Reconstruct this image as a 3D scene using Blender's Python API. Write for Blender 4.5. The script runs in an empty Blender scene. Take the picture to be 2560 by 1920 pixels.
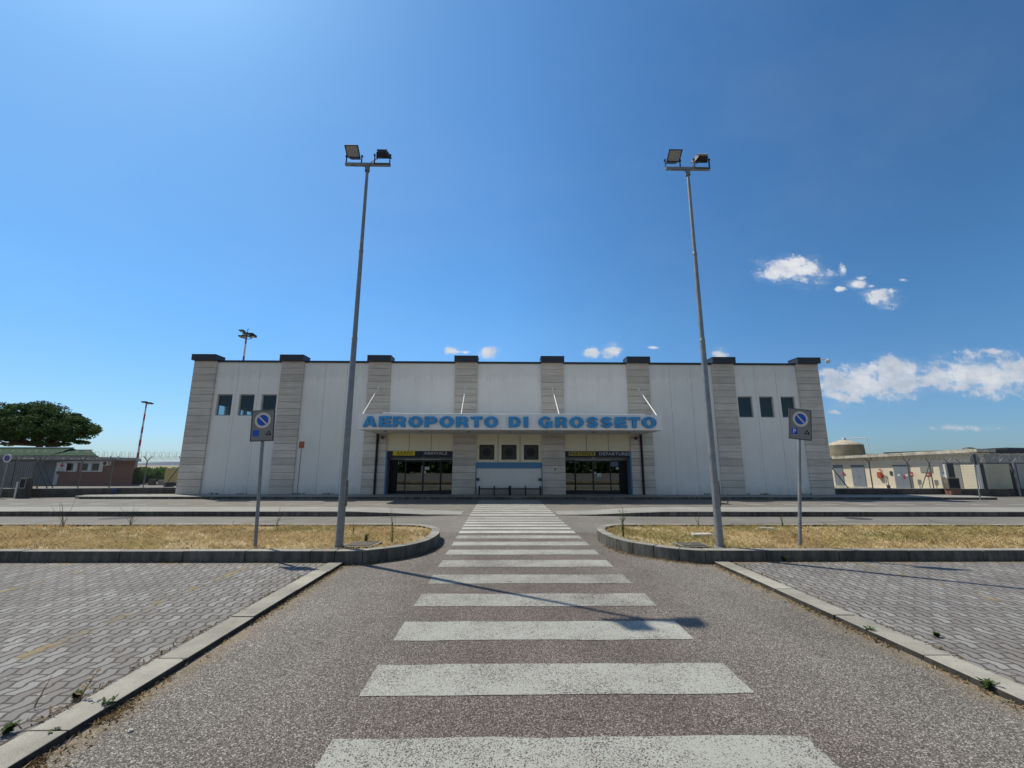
import bpy, bmesh, math, random
import numpy as np
from mathutils import Vector, Matrix, noise
R = math.radians
random.seed(7)
rng = np.random.default_rng(11)
scene = bpy.context.scene
col = scene.collection

# ------------------------------------------------------------------ helpers
OFF = {}                                   # object -> world location of its root, for parts built in world coordinates

def props(o, label=None, cat=None, group=None, kind=None):
    if label: o['label'] = label
    if cat: o['category'] = cat
    if group: o['group'] = group
    if kind: o['kind'] = kind
    return o

def thing(name, label, cat, loc=(0, 0, 0), group=None):
    o = bpy.data.objects.new(name, None)
    o.empty_display_size = .2
    col.objects.link(o)
    o.location = loc
    OFF[o.name] = Vector(loc)
    return props(o, label, cat, group)

def copy_tree(o, parent=None):
    c = o.copy()
    col.objects.link(c)
    if parent is not None: c.parent = parent
    for ch in list(o.children): copy_tree(ch, c)
    return c

class MB:
    """collects faces of one mesh"""
    def __init__(s): s.v = []; s.f = []; s.m = []; s.mi = 0; s.sm = []; s.smooth = False
    def add(s, vs, fs):
        b = len(s.v); s.v += [tuple(p) for p in vs]
        for f in fs: s.f.append([b+i for i in f]); s.m.append(s.mi); s.sm.append(s.smooth)
        return s
    def box(s, x0, x1, y0, y1, z0, z1):
        return s.add([(x0,y0,z0),(x1,y0,z0),(x1,y1,z0),(x0,y1,z0),(x0,y0,z1),(x1,y0,z1),(x1,y1,z1),(x0,y1,z1)],
              [(0,3,2,1),(4,5,6,7),(0,1,5,4),(1,2,6,5),(2,3,7,6),(3,0,4,7)])
    def obox(s, c, ax, ay, az):
        c, ax, ay, az = map(Vector, (c, ax, ay, az))
        vs = [c+ax*i+ay*j+az*k for k in (-1,1) for (i,j) in ((-1,-1),(1,-1),(1,1),(-1,1))]
        return s.add(vs, [(0,3,2,1),(4,5,6,7),(0,1,5,4),(1,2,6,5),(2,3,7,6),(3,0,4,7)])
    def hexa(s, lo, hi):
        """four lower and four upper corners"""
        return s.add(list(lo)+list(hi), [(0,3,2,1),(4,5,6,7),(0,1,5,4),(1,2,6,5),(2,3,7,6),(3,0,4,7)])
    def quad(s, *p): return s.add(p, [tuple(range(len(p)))])
    def tube(s, p, q, r0, r1=None, n=12, caps=True):
        r1 = r0 if r1 is None else r1
        p, q = Vector(p), Vector(q); d = (q-p).normalized()
        a = d.orthogonal().normalized(); b = d.cross(a)
        vs = []
        for c, r in ((p, r0), (q, r1)):
            vs += [c+(a*math.cos(2*math.pi*i/n)+b*math.sin(2*math.pi*i/n))*r for i in range(n)]
        fs = [(i,(i+1)%n,n+(i+1)%n,n+i) for i in range(n)]
        old = s.smooth; s.smooth = n > 5
        s.add(vs, fs); s.smooth = False
        if caps: s.add(vs, [tuple(range(n-1,-1,-1)), tuple(range(n,2*n))])
        s.smooth = old
        return s
    def path(s, pts, r, n=6):
        pts = [Vector(p) for p in pts]
        rs = r if isinstance(r, (list, tuple)) else [r]*len(pts)
        rings = []; a = None
        for i, p in enumerate(pts):
            d = (pts[min(i+1,len(pts)-1)]-pts[max(i-1,0)]).normalized()
            a = d.orthogonal().normalized() if a is None else (a-d*a.dot(d)).normalized()
            b = d.cross(a)
            rings.append([p+(a*math.cos(2*math.pi*k/n)+b*math.sin(2*math.pi*k/n))*rs[i] for k in range(n)])
        vs = [v for g in rings for v in g]
        fs = [(i*n+k, i*n+(k+1)%n, (i+1)*n+(k+1)%n, (i+1)*n+k) for i in range(len(pts)-1) for k in range(n)]
        old = s.smooth; s.smooth = True
        s.add(vs, fs); s.smooth = old
        return s
    def lathe(s, c, prof, n=32):
        vs = []; c = Vector(c)
        for r, z in prof: vs += [c+Vector((r*math.cos(2*math.pi*k/n), r*math.sin(2*math.pi*k/n), z)) for k in range(n)]
        fs = [(i*n+k, i*n+(k+1)%n, (i+1)*n+(k+1)%n, (i+1)*n+k) for i in range(len(prof)-1) for k in range(n)]
        old = s.smooth; s.smooth = True
        s.add(vs, fs); s.smooth = old
        return s
    def disc(s, c, r, axis_x, axis_z, n=32, r_in=0):
        c, ax, az = Vector(c), Vector(axis_x), Vector(axis_z)
        out = [c+ax*r*math.cos(2*math.pi*k/n)+az*r*math.sin(2*math.pi*k/n) for k in range(n)]
        if r_in:
            inn = [c+(p-c)*(r_in/r) for p in out]
            return s.add(out+inn, [(k,(k+1)%n,n+(k+1)%n,n+k) for k in range(n)])
        return s.add(out, [tuple(range(n))])
    def prism(s, pts, y0, y1):
        """outline in the x-z plane, drawn out along y"""
        n = len(pts)
        vs = [(x,y0,z) for x,z in pts]+[(x,y1,z) for x,z in pts]
        return s.add(vs, [tuple(range(n)), tuple(range(2*n-1,n-1,-1))]+[(i,n+i,n+(i+1)%n,(i+1)%n) for i in range(n)])
    def slab(s, pts, z0, z1):
        """outline in the x-y plane, drawn out along z"""
        n = len(pts)
        vs = [(x,y,z0) for x,y in pts]+[(x,y,z1) for x,y in pts]
        return s.add(vs, [tuple(range(n-1,-1,-1)), tuple(range(n,2*n))]+[(i,(i+1)%n,n+(i+1)%n,n+i) for i in range(n)])
    def build(s, name, mats, parent=None, bevel=0, **kw):
        me = bpy.data.meshes.new(name)
        off = OFF.get(parent.name, Vector()) if parent else Vector()
        me.from_pydata([tuple(Vector(p)-off) for p in s.v], [], s.f)
        for m in (mats if isinstance(mats, (list, tuple)) else [mats]): me.materials.append(m)
        me.polygons.foreach_set('material_index', s.m)
        me.polygons.foreach_set('use_smooth', s.sm)
        bm = bmesh.new(); bm.from_mesh(me); bmesh.ops.recalc_face_normals(bm, faces=bm.faces)
        bm.to_mesh(me); bm.free()
        me.update()
        o = bpy.data.objects.new(name, me); col.objects.link(o)
        if parent: o.parent = parent
        OFF[o.name] = off
        if bevel:
            b = o.modifiers.new('bevel', 'BEVEL'); b.width = bevel; b.segments = 2; b.limit_method = 'ANGLE'
        return props(o, **kw)

# ------------------------------------------------------------------ materials
class NT:
    def __init__(s, tree): s.t = tree; s.n = tree.nodes; s.l = tree.links
    def node(s, typ, **kw):
        n = s.n.new(typ)
        for k, v in kw.items():
            if k[0] == '_': n.inputs[int(k[1:])].default_value = v
            else: setattr(n, k, v)
        return n
    def link(s, a, b): s.l.new(a, b)
    def math(s, op, a, b=None, c=None, clamp=False):
        n = s.n.new('ShaderNodeMath'); n.operation = op; n.use_clamp = clamp
        for i, x in enumerate((a, b, c)):
            if x is None: continue
            if isinstance(x, (int, float)): n.inputs[i].default_value = x
            else: s.l.new(x, n.inputs[i])
        return n.outputs[0]
    def mix(s, f, a, b, mode='MIX'):
        n = s.n.new('ShaderNodeMix'); n.data_type = 'RGBA'; n.blend_type = mode
        for sock, x in ((n.inputs[0], f), (n.inputs[6], a), (n.inputs[7], b)):
            if isinstance(x, (int, float)): sock.default_value = x
            elif isinstance(x, (tuple, list)): sock.default_value = (*x, 1) if len(x) == 3 else x
            else: s.l.new(x, sock)
        return n.outputs[2]
    def ramp(s, fac, stops, interp='LINEAR'):
        n = s.n.new('ShaderNodeValToRGB'); cr = n.color_ramp; cr.interpolation = interp
        while len(cr.elements) < len(stops): cr.elements.new(.5)
        for e, (p, c) in zip(cr.elements, stops):
            e.position = p; e.color = (c, c, c, 1) if isinstance(c, (int, float)) else (*c, 1)
        s.l.new(fac, n.inputs[0]); return n.outputs[0]
    def noise(s, vec, scale, detail=4, rough=.55, out=0):
        n = s.n.new('ShaderNodeTexNoise'); n.inputs['Scale'].default_value = scale
        n.inputs['Detail'].default_value = detail; n.inputs['Roughness'].default_value = rough
        if vec is not None: s.l.new(vec, n.inputs['Vector'])
        return n.outputs[out]
    def voronoi(s, vec, scale, feature='F1', out='Distance', rand=1):
        n = s.n.new('ShaderNodeTexVoronoi'); n.feature = feature
        n.inputs['Scale'].default_value = scale; n.inputs['Randomness'].default_value = rand
        s.l.new(vec, n.inputs['Vector']); return n.outputs[out]
    def scalevec(s, vec, sc):
        n = s.n.new('ShaderNodeVectorMath'); n.operation = 'MULTIPLY'; n.inputs[1].default_value = sc
        s.l.new(vec, n.inputs[0]); return n.outputs[0]

def new_mat(name):
    m = bpy.data.materials.new(name); m.use_nodes = True
    t = NT(m.node_tree); b = t.n['Principled BSDF']
    pos = t.node('ShaderNodeNewGeometry').outputs['Position']
    return m, t, b, pos

def bump(t, b, height, strength=.3, dist=.01):
    n = t.node('ShaderNodeBump'); n.inputs['Strength'].default_value = strength; n.inputs['Distance'].default_value = dist
    t.link(height, n.inputs['Height']); t.link(n.outputs[0], b.inputs['Normal'])

def mat(name, c, rough=.6, metal=0., var=.12, scale=2.5, fine=.06, fscale=45, bmp=0., spec=.35, island=0., streak=0., tint=None, grime=False):
    """plain surface colour broken up by large and fine noise, optional rain streaks"""
    m, t, b, pos = new_mat(name)
    f = t.noise(pos, scale, 5, .6)
    g = t.noise(pos, fscale, 3)
    a = t.math('MULTIPLY_ADD', t.math('SUBTRACT', f, .5), 2*var*2, 1)
    a = t.math('MULTIPLY', a, t.math('MULTIPLY_ADD', t.math('SUBTRACT', g, .5), 2*fine*2, 1))
    if island:
        ri = t.node('ShaderNodeNewGeometry').outputs['Random Per Island']
        a = t.math('MULTIPLY', a, t.math('MULTIPLY_ADD', t.math('SUBTRACT', ri, .5), 2*island, 1))
    if streak:
        st = t.noise(t.scalevec(pos, (6, 6, .25)), 1, 4, .6)
        a = t.math('MULTIPLY', a, t.math('SUBTRACT', 1, t.math('MULTIPLY', t.ramp(st, [(.5, 0.), (.8, 1.)]), streak)))
    if grime:                               # splash dirt at the foot, run-off under the coping
        sz = t.node('ShaderNodeSeparateXYZ'); t.link(pos, sz.inputs[0])
        foot = t.ramp(t.math('ADD', t.math('MULTIPLY', sz.outputs[2], .8), t.math('MULTIPLY', t.math('SUBTRACT', t.noise(t.scalevec(pos, (2.5,2.5,.8)), 1.5, 6, .7), .5), .9)), [(.05, 1.), (.5, 0.)])
        head = t.ramp(t.math('ADD', t.math('SUBTRACT', 7.42, sz.outputs[2]), t.math('MULTIPLY', t.noise(t.scalevec(pos, (5,5,.2)), 1.2, 5, .65), -1.6)), [(-.9, 1.), (.1, 0.)])
        a = t.math('MULTIPLY', a, t.math('SUBTRACT', 1, t.math('MULTIPLY', foot, .22)))
        a = t.math('MULTIPLY', a, t.math('SUBTRACT', 1, t.math('MULTIPLY', head, .07)))
    base = t.node('ShaderNodeRGB'); base.outputs[0].default_value = (*c, 1)
    cc = base.outputs[0]
    if tint: cc = t.mix(t.ramp(f, [(.42, 0.), (.62, 1.)]), cc, tint)
    n = t.node('ShaderNodeVectorMath', operation='SCALE'); t.link(cc, n.inputs[0]); t.link(a, n.inputs['Scale'])
    t.link(n.outputs[0], b.inputs['Base Color'])
    t.link(t.math('MULTIPLY_ADD', t.math('SUBTRACT', f, .5), .25, rough, clamp=True), b.inputs['Roughness'])
    b.inputs['Metallic'].default_value = metal
    b.inputs['Specular IOR Level'].default_value = spec
    if bmp: bump(t, b, g, bmp, .01)
    return m

def kerb_mat(name, top, side):
    """concrete kerb: weathered pale top, sides darkened for grime and for painted-in shade"""
    m, t, b, pos = new_mat(name)
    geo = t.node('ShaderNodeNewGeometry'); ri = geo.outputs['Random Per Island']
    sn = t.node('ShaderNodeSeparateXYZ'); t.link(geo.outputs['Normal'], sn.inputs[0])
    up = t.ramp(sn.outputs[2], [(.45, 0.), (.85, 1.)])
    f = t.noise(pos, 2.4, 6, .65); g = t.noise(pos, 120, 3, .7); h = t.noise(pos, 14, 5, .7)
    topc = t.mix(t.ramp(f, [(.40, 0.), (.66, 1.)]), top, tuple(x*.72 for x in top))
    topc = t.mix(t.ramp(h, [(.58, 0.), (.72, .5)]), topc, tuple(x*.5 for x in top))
    sidec = t.mix(t.ramp(t.noise(t.scalevec(pos, (5, 5, 1.2)), 1.2, 6, .7), [(.42, 0.), (.68, 1.)]), side, tuple(x*2.3 for x in side))  # upright faces: grime plus the shade they stand in, both as colour
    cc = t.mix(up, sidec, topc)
    v = t.math('MULTIPLY', t.math('MULTIPLY_ADD', t.math('SUBTRACT', ri, .5), .35, 1), t.math('MULTIPLY_ADD', t.math('SUBTRACT', g, .5), 1.1, 1))
    n = t.node('ShaderNodeVectorMath', operation='SCALE'); t.link(cc, n.inputs[0]); t.link(v, n.inputs['Scale'])
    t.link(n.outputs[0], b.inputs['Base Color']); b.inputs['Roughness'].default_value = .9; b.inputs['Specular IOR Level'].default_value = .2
    bump(t, b, t.math('ADD', g, t.math('MULTIPLY', h, 1.5)), .5, .006)
    return m

def asphalt(name, dark, mid, light, fade=1.0, white=0., aisle=True):
    """coarse open asphalt: stones of every shade in dark binder; white > 0 lays worn road paint over it"""
    m, t, b, pos = new_mat(name)
    warp = t.noise(pos, 55, 2, out=1)
    wv = t.node('ShaderNodeVectorMath', operation='SCALE'); t.link(warp, wv.inputs[0]); wv.inputs['Scale'].default_value = .012
    pv = t.node('ShaderNodeVectorMath', operation='ADD'); t.link(pos, pv.inputs[0]); t.link(wv.outputs[0], pv.inputs[1])
    p = t.scalevec(pv.outputs[0], (1, 1, 0))
    c1 = t.node('ShaderNodeSeparateColor'); t.link(t.voronoi(p, 150, out='Color'), c1.inputs[0])
    d1 = t.voronoi(p, 150, 'DISTANCE_TO_EDGE')
    c2 = t.node('ShaderNodeSeparateColor'); t.link(t.voronoi(p, 66, out='Color'), c2.inputs[0])
    d2 = t.voronoi(p, 66)
    stone = t.ramp(c1.outputs[0], [(0, dark), (.35, dark), (.5, mid), (.82, mid), (.93, light), (1, light)])
    big = t.ramp(c2.outputs[1], [(.0, mid), (1, light)])
    isbig = t.math('MULTIPLY', t.math('GREATER_THAN', c2.outputs[0], .72), t.math('LESS_THAN', d2, .36))
    cc = t.mix(isbig, stone, big)
    gap = t.ramp(d1, [(0, 1.), (.16, 0.)])
    cc = t.mix(t.math('MULTIPLY', gap, .55*fade), cc, tuple(x*.45 for x in dark))
    patch = t.noise(pos, .7, 6, .65)
    patch2 = t.noise(t.scalevec(pos, (1.2, .25, 1)), 1.1, 4, .6)
    v = t.math('MULTIPLY', t.math('MULTIPLY_ADD', t.math('SUBTRACT', patch, .5), .7, 1), t.math('MULTIPLY_ADD', t.math('SUBTRACT', patch2, .5), .55, 1))
    sx = t.node('ShaderNodeSeparateXYZ'); t.link(pos, sx.inputs[0])
    xk = t.math('ADD', sx.outputs[0], t.math('MULTIPLY', sx.outputs[1], .0127))
    if aisle:                               # browner, less bleached middle; dust and straw dirt drifted to both kerbs
        mid_ = t.math('ADD', t.math('MULTIPLY', t.math('ABSOLUTE', t.math('SUBTRACT', xk, .45)), .25), t.math('MULTIPLY', t.math('SUBTRACT', t.noise(pos, .6, 5, .6), .5), .7))
        cc = t.mix(1., cc, t.ramp(mid_, [(.18, (.80,.725,.735)), (.62, (1.04,1.02,1.0))]), 'MULTIPLY')
        oil = t.ramp(t.noise(pos, 1.15, 4, .6), [(.66, 0.), (.74, 1.)])
        cc = t.mix(t.math('MULTIPLY', oil, .35), cc, tuple(x*.5 for x in mid))
        kd = t.math('MINIMUM', t.math('ADD', xk, 2.635), t.math('SUBTRACT', 3.675, xk))
        dust = t.ramp(t.math('ADD', t.math('MULTIPLY', kd, 2.2), t.math('MULTIPLY', t.math('SUBTRACT', t.noise(pos, 4, 5, .7), .5), 1.3)), [(.05, 1.), (.55, 0.)])
        if not white: cc = t.mix(t.math('MULTIPLY', dust, .6), cc, (.27,.205,.13))
    if white:
        ri = t.node('ShaderNodeNewGeometry').outputs['Random Per Island']
        wear = t.math('ADD', t.noise(pos, 1.1, 6, .72), t.math('MULTIPLY', t.math('SUBTRACT', ri, .5), .16))
        fine = t.noise(pos, 60, 3, .6)
        w = t.math('ADD', t.math('MULTIPLY', c1.outputs[1], .55), t.math('ADD', t.math('MULTIPLY', wear, .9), t.math('MULTIPLY', fine, .55)))
        k = t.ramp(w, [(.80, 0.), (1.16, 1.)])
        k = t.math('MULTIPLY', k, t.math('SUBTRACT', 1, t.math('MULTIPLY', gap, .35)))
        paint = t.mix(t.noise(pos, 3, 5), (white*.92, white*.92, white*.83), (white, white*1.0, white*.93))
        cc = t.mix(k, cc, paint)
        v = t.math('MULTIPLY_ADD', t.math('SUBTRACT', v, 1), .4, 1)
    n = t.node('ShaderNodeVectorMath', operation='SCALE'); t.link(cc, n.inputs[0]); t.link(v, n.inputs['Scale'])
    t.link(n.outputs[0], b.inputs['Base Color'])
    b.inputs['Roughness'].default_value = .85; b.inputs['Specular IOR Level'].default_value = .25
    bump(t, b, t.math('ADD', t.math('MULTIPLY', t.math('MINIMUM', d1, .3), 1.5), t.math('MULTIPLY', c1.outputs[2], .6)), .55*fade, .006)
    return m

def pavers(name):
    """zigzag interlocking blocks, joints filled with dirt"""
    m, t, b, pos = new_mat(name)
    sx = t.node('ShaderNodeSeparateXYZ'); t.link(pos, sx.inputs[0])
    PX, PY = .100, .205
    wob = t.noise(pos, 6, 3)
    y = t.math('DIVIDE', t.math('ADD', sx.outputs[1], t.math('MULTIPLY', sx.outputs[0], .0127)), PY)
    x = t.math('ADD', t.math('ADD', sx.outputs[0], t.math('MULTIPLY', sx.outputs[1], .0127)), t.math('MULTIPLY', wob, .012))
    tri = t.math('PINGPONG', t.math('MULTIPLY', y, 2), 1.)              # 0..1..0 twice a block
    trap = t.ramp(tri, [(.28, 0.), (.72, 1.)])
    xs = t.math('DIVIDE', t.math('ADD', x, t.math('MULTIPLY', trap, .024)), PX)
    i = t.math('FLOOR', xs); fx = t.math('FRACT', xs)
    ys = t.math('ADD', y, t.math('MULTIPLY', t.math('FLOORED_MODULO', i, 2), .5))
    j = t.math('FLOOR', ys); fy = t.math('FRACT', ys)
    ex = t.math('MULTIPLY', t.math('MINIMUM', fx, t.math('SUBTRACT', 1, fx)), PX)
    ey = t.math('MULTIPLY', t.math('MINIMUM', fy, t.math('SUBTRACT', 1, fy)), PY)
    e = t.math('MINIMUM', t.math('SUBTRACT', ex, .0022), t.math('ADD', ey, .0012))
    e = t.math('ADD', e, t.math('MULTIPLY', t.math('SUBTRACT', t.noise(pos, 40, 3), .5), .006))
    cv = t.node('ShaderNodeCombineXYZ'); t.link(i, cv.inputs[0]); t.link(j, cv.inputs[1])
    wn = t.node('ShaderNodeTexWhiteNoise', noise_dimensions='2D'); t.link(cv.outputs[0], wn.inputs[0])
    blk = t.ramp(wn.outputs[0], [(0, (.175,.162,.156)), (.5, (.207,.195,.187)), (.85, (.23,.221,.214)), (1, (.27,.264,.258))])
    gr = t.noise(pos, 160, 3, .7)
    big = t.noise(pos, .9, 6, .65)
    v = t.math('MULTIPLY', t.math('MULTIPLY_ADD', t.math('SUBTRACT', gr, .5), .9, 1), t.math('MULTIPLY_ADD', t.math('SUBTRACT', big, .5), .7, 1))
    n = t.node('ShaderNodeVectorMath', operation='SCALE'); t.link(blk, n.inputs[0]); t.link(v, n.inputs['Scale'])
    cc = n.outputs[0]
    # pale lichen specks and dirt drifts
    sp = t.voronoi(pos, 14); cc = t.mix(t.math('MULTIPLY', t.math('LESS_THAN', sp, .13), t.math('GREATER_THAN', t.noise(pos, 2.2, 3), .54)), cc, (.5,.48,.38))
    # dirt near the kerb rows
    dirt = t.ramp(t.noise(pos, 1.6, 6, .7), [(.55, 0.), (.72, 1.)])
    cc = t.mix(t.math('MULTIPLY', dirt, .35), cc, (.16,.12,.085))
    # rusty sand washed against the left flush kerb and along the island foot
    dk = t.math('SUBTRACT', -2.885, t.math('ADD', sx.outputs[0], t.math('MULTIPLY', sx.outputs[1], .0127)))
    ed = t.ramp(t.math('ADD', t.math('MULTIPLY', dk, 3.2), t.math('MULTIPLY', t.math('SUBTRACT', t.noise(pos, 5, 4), .5), 1.2)), [(.28, 1.), (.5, 0.)])
    ed = t.math('MULTIPLY', ed, t.ramp(t.math('ADD', t.math('MULTIPLY', sx.outputs[1], -.2), t.noise(pos, 1.4, 4)), [(-.36, 0.), (-.18, 1.)]))
    ed = t.math('MULTIPLY', ed, t.math('GREATER_THAN', dk, -.05))
    df = t.math('SUBTRACT', 7.70, sx.outputs[1])
    ef = t.ramp(t.math('ADD', t.math('MULTIPLY', df, 4), t.math('MULTIPLY', t.math('SUBTRACT', t.noise(pos, 2.4, 5), .5), 2.4)), [(.05, 1.), (.5, 0.)])
    ed = t.math('MAXIMUM', ed, t.math('MULTIPLY', ef, .75))
    cc = t.mix(ed, cc, t.mix(t.noise(pos, 30, 4), (.20,.12,.045), (.46,.29,.10)))
    joint = t.ramp(e, [(.0055, 1.), (.0125, 0.)])
    jcol = t.mix(t.noise(pos, 3.5, 4), (.022,.018,.016), (.060,.043,.033))
    cc = t.mix(t.math('MULTIPLY', joint, .80), cc, jcol)
    t.link(cc, b.inputs['Base Color'])
    b.inputs['Roughness'].default_value = .85; b.inputs['Specular IOR Level'].default_value = .25
    h = t.math('ADD', t.ramp(e, [(.002, 0.), (.014, 1.)]), t.math('MULTIPLY', gr, .25))
    h = t.math('ADD', h, t.math('MULTIPLY', wn.outputs[0], .35))
    bump(t, b, h, .6, .008)
    return m

def travertine(name):
    m, t, b, pos = new_mat(name)
    ri = t.node('ShaderNodeNewGeometry').outputs['Random Per Island']
    sh = t.node('ShaderNodeCombineXYZ'); t.link(t.math('MULTIPLY', ri, 37), sh.inputs[0]); t.link(t.math('MULTIPLY', ri, 11), sh.inputs[2])
    pv = t.node('ShaderNodeVectorMath', operation='ADD'); t.link(pos, pv.inputs[0]); t.link(sh.outputs[0], pv.inputs[1])
    vein = t.noise(t.scalevec(pv.outputs[0], (1.0, 1, 14)), 1.0, 6, .65)
    vein2 = t.noise(t.scalevec(pv.outputs[0], (3, 3, 60)), 1.0, 4, .6)
    cc = t.ramp(vein, [(.22, (.46,.385,.32)), (.42, (.58,.515,.445)), (.6, (.66,.595,.525)), (.8, (.71,.655,.59))])
    cc = t.mix(t.ramp(vein2, [(.58, 0.), (.75, .45)]), cc, (.24,.20,.17))
    v = t.math('MULTIPLY', t.math('MULTIPLY_ADD', t.math('SUBTRACT', ri, .5), .3, 1), t.math('MULTIPLY_ADD', t.math('SUBTRACT', t.noise(pos, 1.2, 4), .5), .4, 1))
    n = t.node('ShaderNodeVectorMath', operation='SCALE'); t.link(cc, n.inputs[0]); t.link(v, n.inputs['Scale'])
    t.link(n.outputs[0], b.inputs['Base Color']); b.inputs['Roughness'].default_value = .65; b.inputs['Specular IOR Level'].default_value = .3
    return m

def glass(name, tint, refl, fmin, wave=.05):
    m = bpy.data.materials.new(name); m.use_nodes = True; t = NT(m.node_tree); t.n.clear()
    o = t.node('ShaderNodeOutputMaterial'); tr = t.node('ShaderNodeBsdfTransparent'); tr.inputs[0].default_value = (*tint, 1)
    gl = t.node('ShaderNodeBsdfGlossy'); gl.inputs['Roughness'].default_value = .015; gl.inputs[0].default_value = (*refl, 1)
    pos = t.node('ShaderNodeNewGeometry').outputs['Position']
    bp = t.node('ShaderNodeBump'); bp.inputs['Strength'].default_value = wave; bp.inputs['Distance'].default_value = .02
    t.link(t.noise(pos, .9, 2), bp.inputs['Height']); t.link(bp.outputs[0], gl.inputs['Normal'])
    fr = t.node('ShaderNodeLayerWeight'); fr.inputs[0].default_value = .5
    f = t.math('ADD', t.math('MULTIPLY', t.math('POWER', fr.outputs['Facing'], 4.), .9), fmin, clamp=True)
    mx = t.node('ShaderNodeMixShader'); t.link(f, mx.inputs[0]); t.link(tr.outputs[0], mx.inputs[1]); t.link(gl.outputs[0], mx.inputs[2])
    t.link(mx.outputs[0], o.inputs[0]); return m

def leafmat(name, c0, c1, c2, trans=.25):
    m, t, b, pos = new_mat(name)
    ri = t.node('ShaderNodeNewGeometry').outputs['Random Per Island']
    cl = t.ramp(t.noise(pos, .75, 4, .6), [(.32, 0.), (.68, 1.)])
    f = t.math('ADD', t.math('MULTIPLY', ri, .45), t.math('MULTIPLY', cl, .55))
    t.link(t.ramp(f, [(.2, c0), (.5, c1), (.8, c2)]), b.inputs['Base Color'])
    b.inputs['Roughness'].default_value = .7; b.inputs['Specular IOR Level'].default_value = .2
    o = t.n['Material Output']; tl = t.node('ShaderNodeBsdfTranslucent'); tl.inputs[0].default_value = (*c1, 1)
    mx = t.node('ShaderNodeMixShader'); mx.inputs[0].default_value = trans
    t.link(b.outputs[0], mx.inputs[1]); t.link(tl.outputs[0], mx.inputs[2]); t.link(mx.outputs[0], o.inputs[0])
    return m

M = {}
M['near_asphalt'] = asphalt('coarse_asphalt', (.085,.076,.069), (.222,.203,.184), (.54,.51,.46))
M['paint'] = asphalt('worn_white_paint', (.075,.068,.063), (.19,.177,.163), (.50,.48,.44), white=.46)
M['road'] = asphalt('worn_road_asphalt', (.158,.145,.130), (.198,.184,.166), (.26,.242,.22), .35, aisle=False)
M['road_paint'] = asphalt('road_paint', (.20,.19,.17), (.225,.215,.195), (.29,.275,.25), .3, white=.56, aisle=False)
M['pavers'] = pavers('zigzag_pavers')
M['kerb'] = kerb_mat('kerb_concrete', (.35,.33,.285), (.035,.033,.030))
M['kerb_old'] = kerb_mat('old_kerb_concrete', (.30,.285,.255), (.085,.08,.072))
M['pavement'] = mat('pavement_concrete', (.27,.262,.245), .85, var=.2, scale=.8, fine=.12, fscale=60, bmp=.2)
M['land'] = mat('dry_land', (.30,.25,.15), .95, var=.3, scale=.05, fine=.2, fscale=2)
M['soil'] = mat('dry_soil', (.36,.275,.15), .95, var=.35, scale=3, fine=.3, fscale=30, bmp=.6)
M['panel'] = mat('precast_panel', (.85,.825,.775), .7, var=.05, scale=.7, fine=.03, fscale=30, streak=.07, spec=.25, grime=True)
M['panel_bounce'] = mat('bounce_tinted_panel', (.84,.77,.57), .7, var=.05, scale=.7, fine=.03, fscale=30, spec=.25)  # white panel copy with the warm ground bounce put into its colour
M['stone'] = travertine('travertine')
M['joint'] = mat('dark_joint', (.06,.058,.055), .9)
M['cap'] = mat('dark_coping_metal', (.020,.024,.036), .45, var=.15, spec=.5)
M['canopy'] = mat('canopy_white', (.88,.87,.86), .5, var=.06, scale=1.2, fine=.02, streak=.10)
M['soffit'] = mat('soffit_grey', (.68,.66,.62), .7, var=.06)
M['letter'] = mat('letter_blue', (.045,.31,.66), .45, var=.22, scale=3.5, spec=.4, streak=.3)
M['letter_edge_shade'] = mat('letter_edge_shade', (.012,.06,.15), .5, var=.15)  # darker blue paints the shaded edges of the letters
M['tube_white'] = mat('white_tube', (.80,.80,.78), .4, var=.03)
M['steel'] = mat('galvanised_steel', (.25,.262,.275), .5, .35, var=.22, scale=7, fine=.12, fscale=60, streak=.25, spec=.4)
M['fence_steel'] = mat('fence_steel', (.13,.13,.13), .6, .2, var=.3, scale=8)
M['dark_steel'] = mat('dark_steel', (.075,.08,.085), .5, .3, var=.2)
M['rust_steel'] = mat('rusty_steel', (.20,.17,.14), .8, .1, var=.3, scale=6)
M['lamp_black'] = mat('floodlight_black', (.022,.022,.030), .5, var=.15)
M['navy'] = mat('sign_navy', (.018,.022,.045), .5)
M['navy_blue'] = mat('plate_blue', (.02,.06,.22), .6)
M['yellow'] = mat('sign_yellow', (.78,.60,.02), .5)
M['yellow_old'] = mat('sign_yellow_faded', (.46,.36,.06), .5)
M['ink'] = mat('ink_black', (.010,.010,.012), .5, var=.02)
M['silver'] = mat('letter_silver', (.66,.67,.70), .5)
M['blue_frame'] = mat('blue_frame', (.10,.27,.47), .5, var=.06)
M['pale_blue'] = mat('pale_blue_reveal', (.20,.25,.33), .55, var=.06)
M['alu'] = mat('aluminium_grey', (.26,.265,.27), .4, .3, var=.08)
M['door_metal'] = mat('door_dark_metal', (.045,.05,.055), .4, .2)
M['bronze'] = mat('duct_bronze', (.085,.08,.072), .6)
M['inside'] = mat('hall_inside', (.09,.10,.105), .8)
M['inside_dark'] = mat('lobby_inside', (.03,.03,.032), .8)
M['paper'] = mat('paper', (.62,.66,.64), .7, var=.05)
M['glass_door'] = glass('door_glass', (.30,.32,.31), (.80,.85,.83), .17)
M['glass_win'] = glass('window_glass', (.74,.82,.84), (.75,.9,.95), .03, .0)
M['glass_small'] = glass('dark_glass', (.2,.24,.27), (.8,.9,1.), .06)
M['lens'] = mat('lamp_lens', (.30,.30,.29), .25, .2, var=.25, scale=25, spec=.6)
M['sign_grey'] = mat('sign_face_grey', (.25,.24,.228), .55, var=.08)
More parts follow.
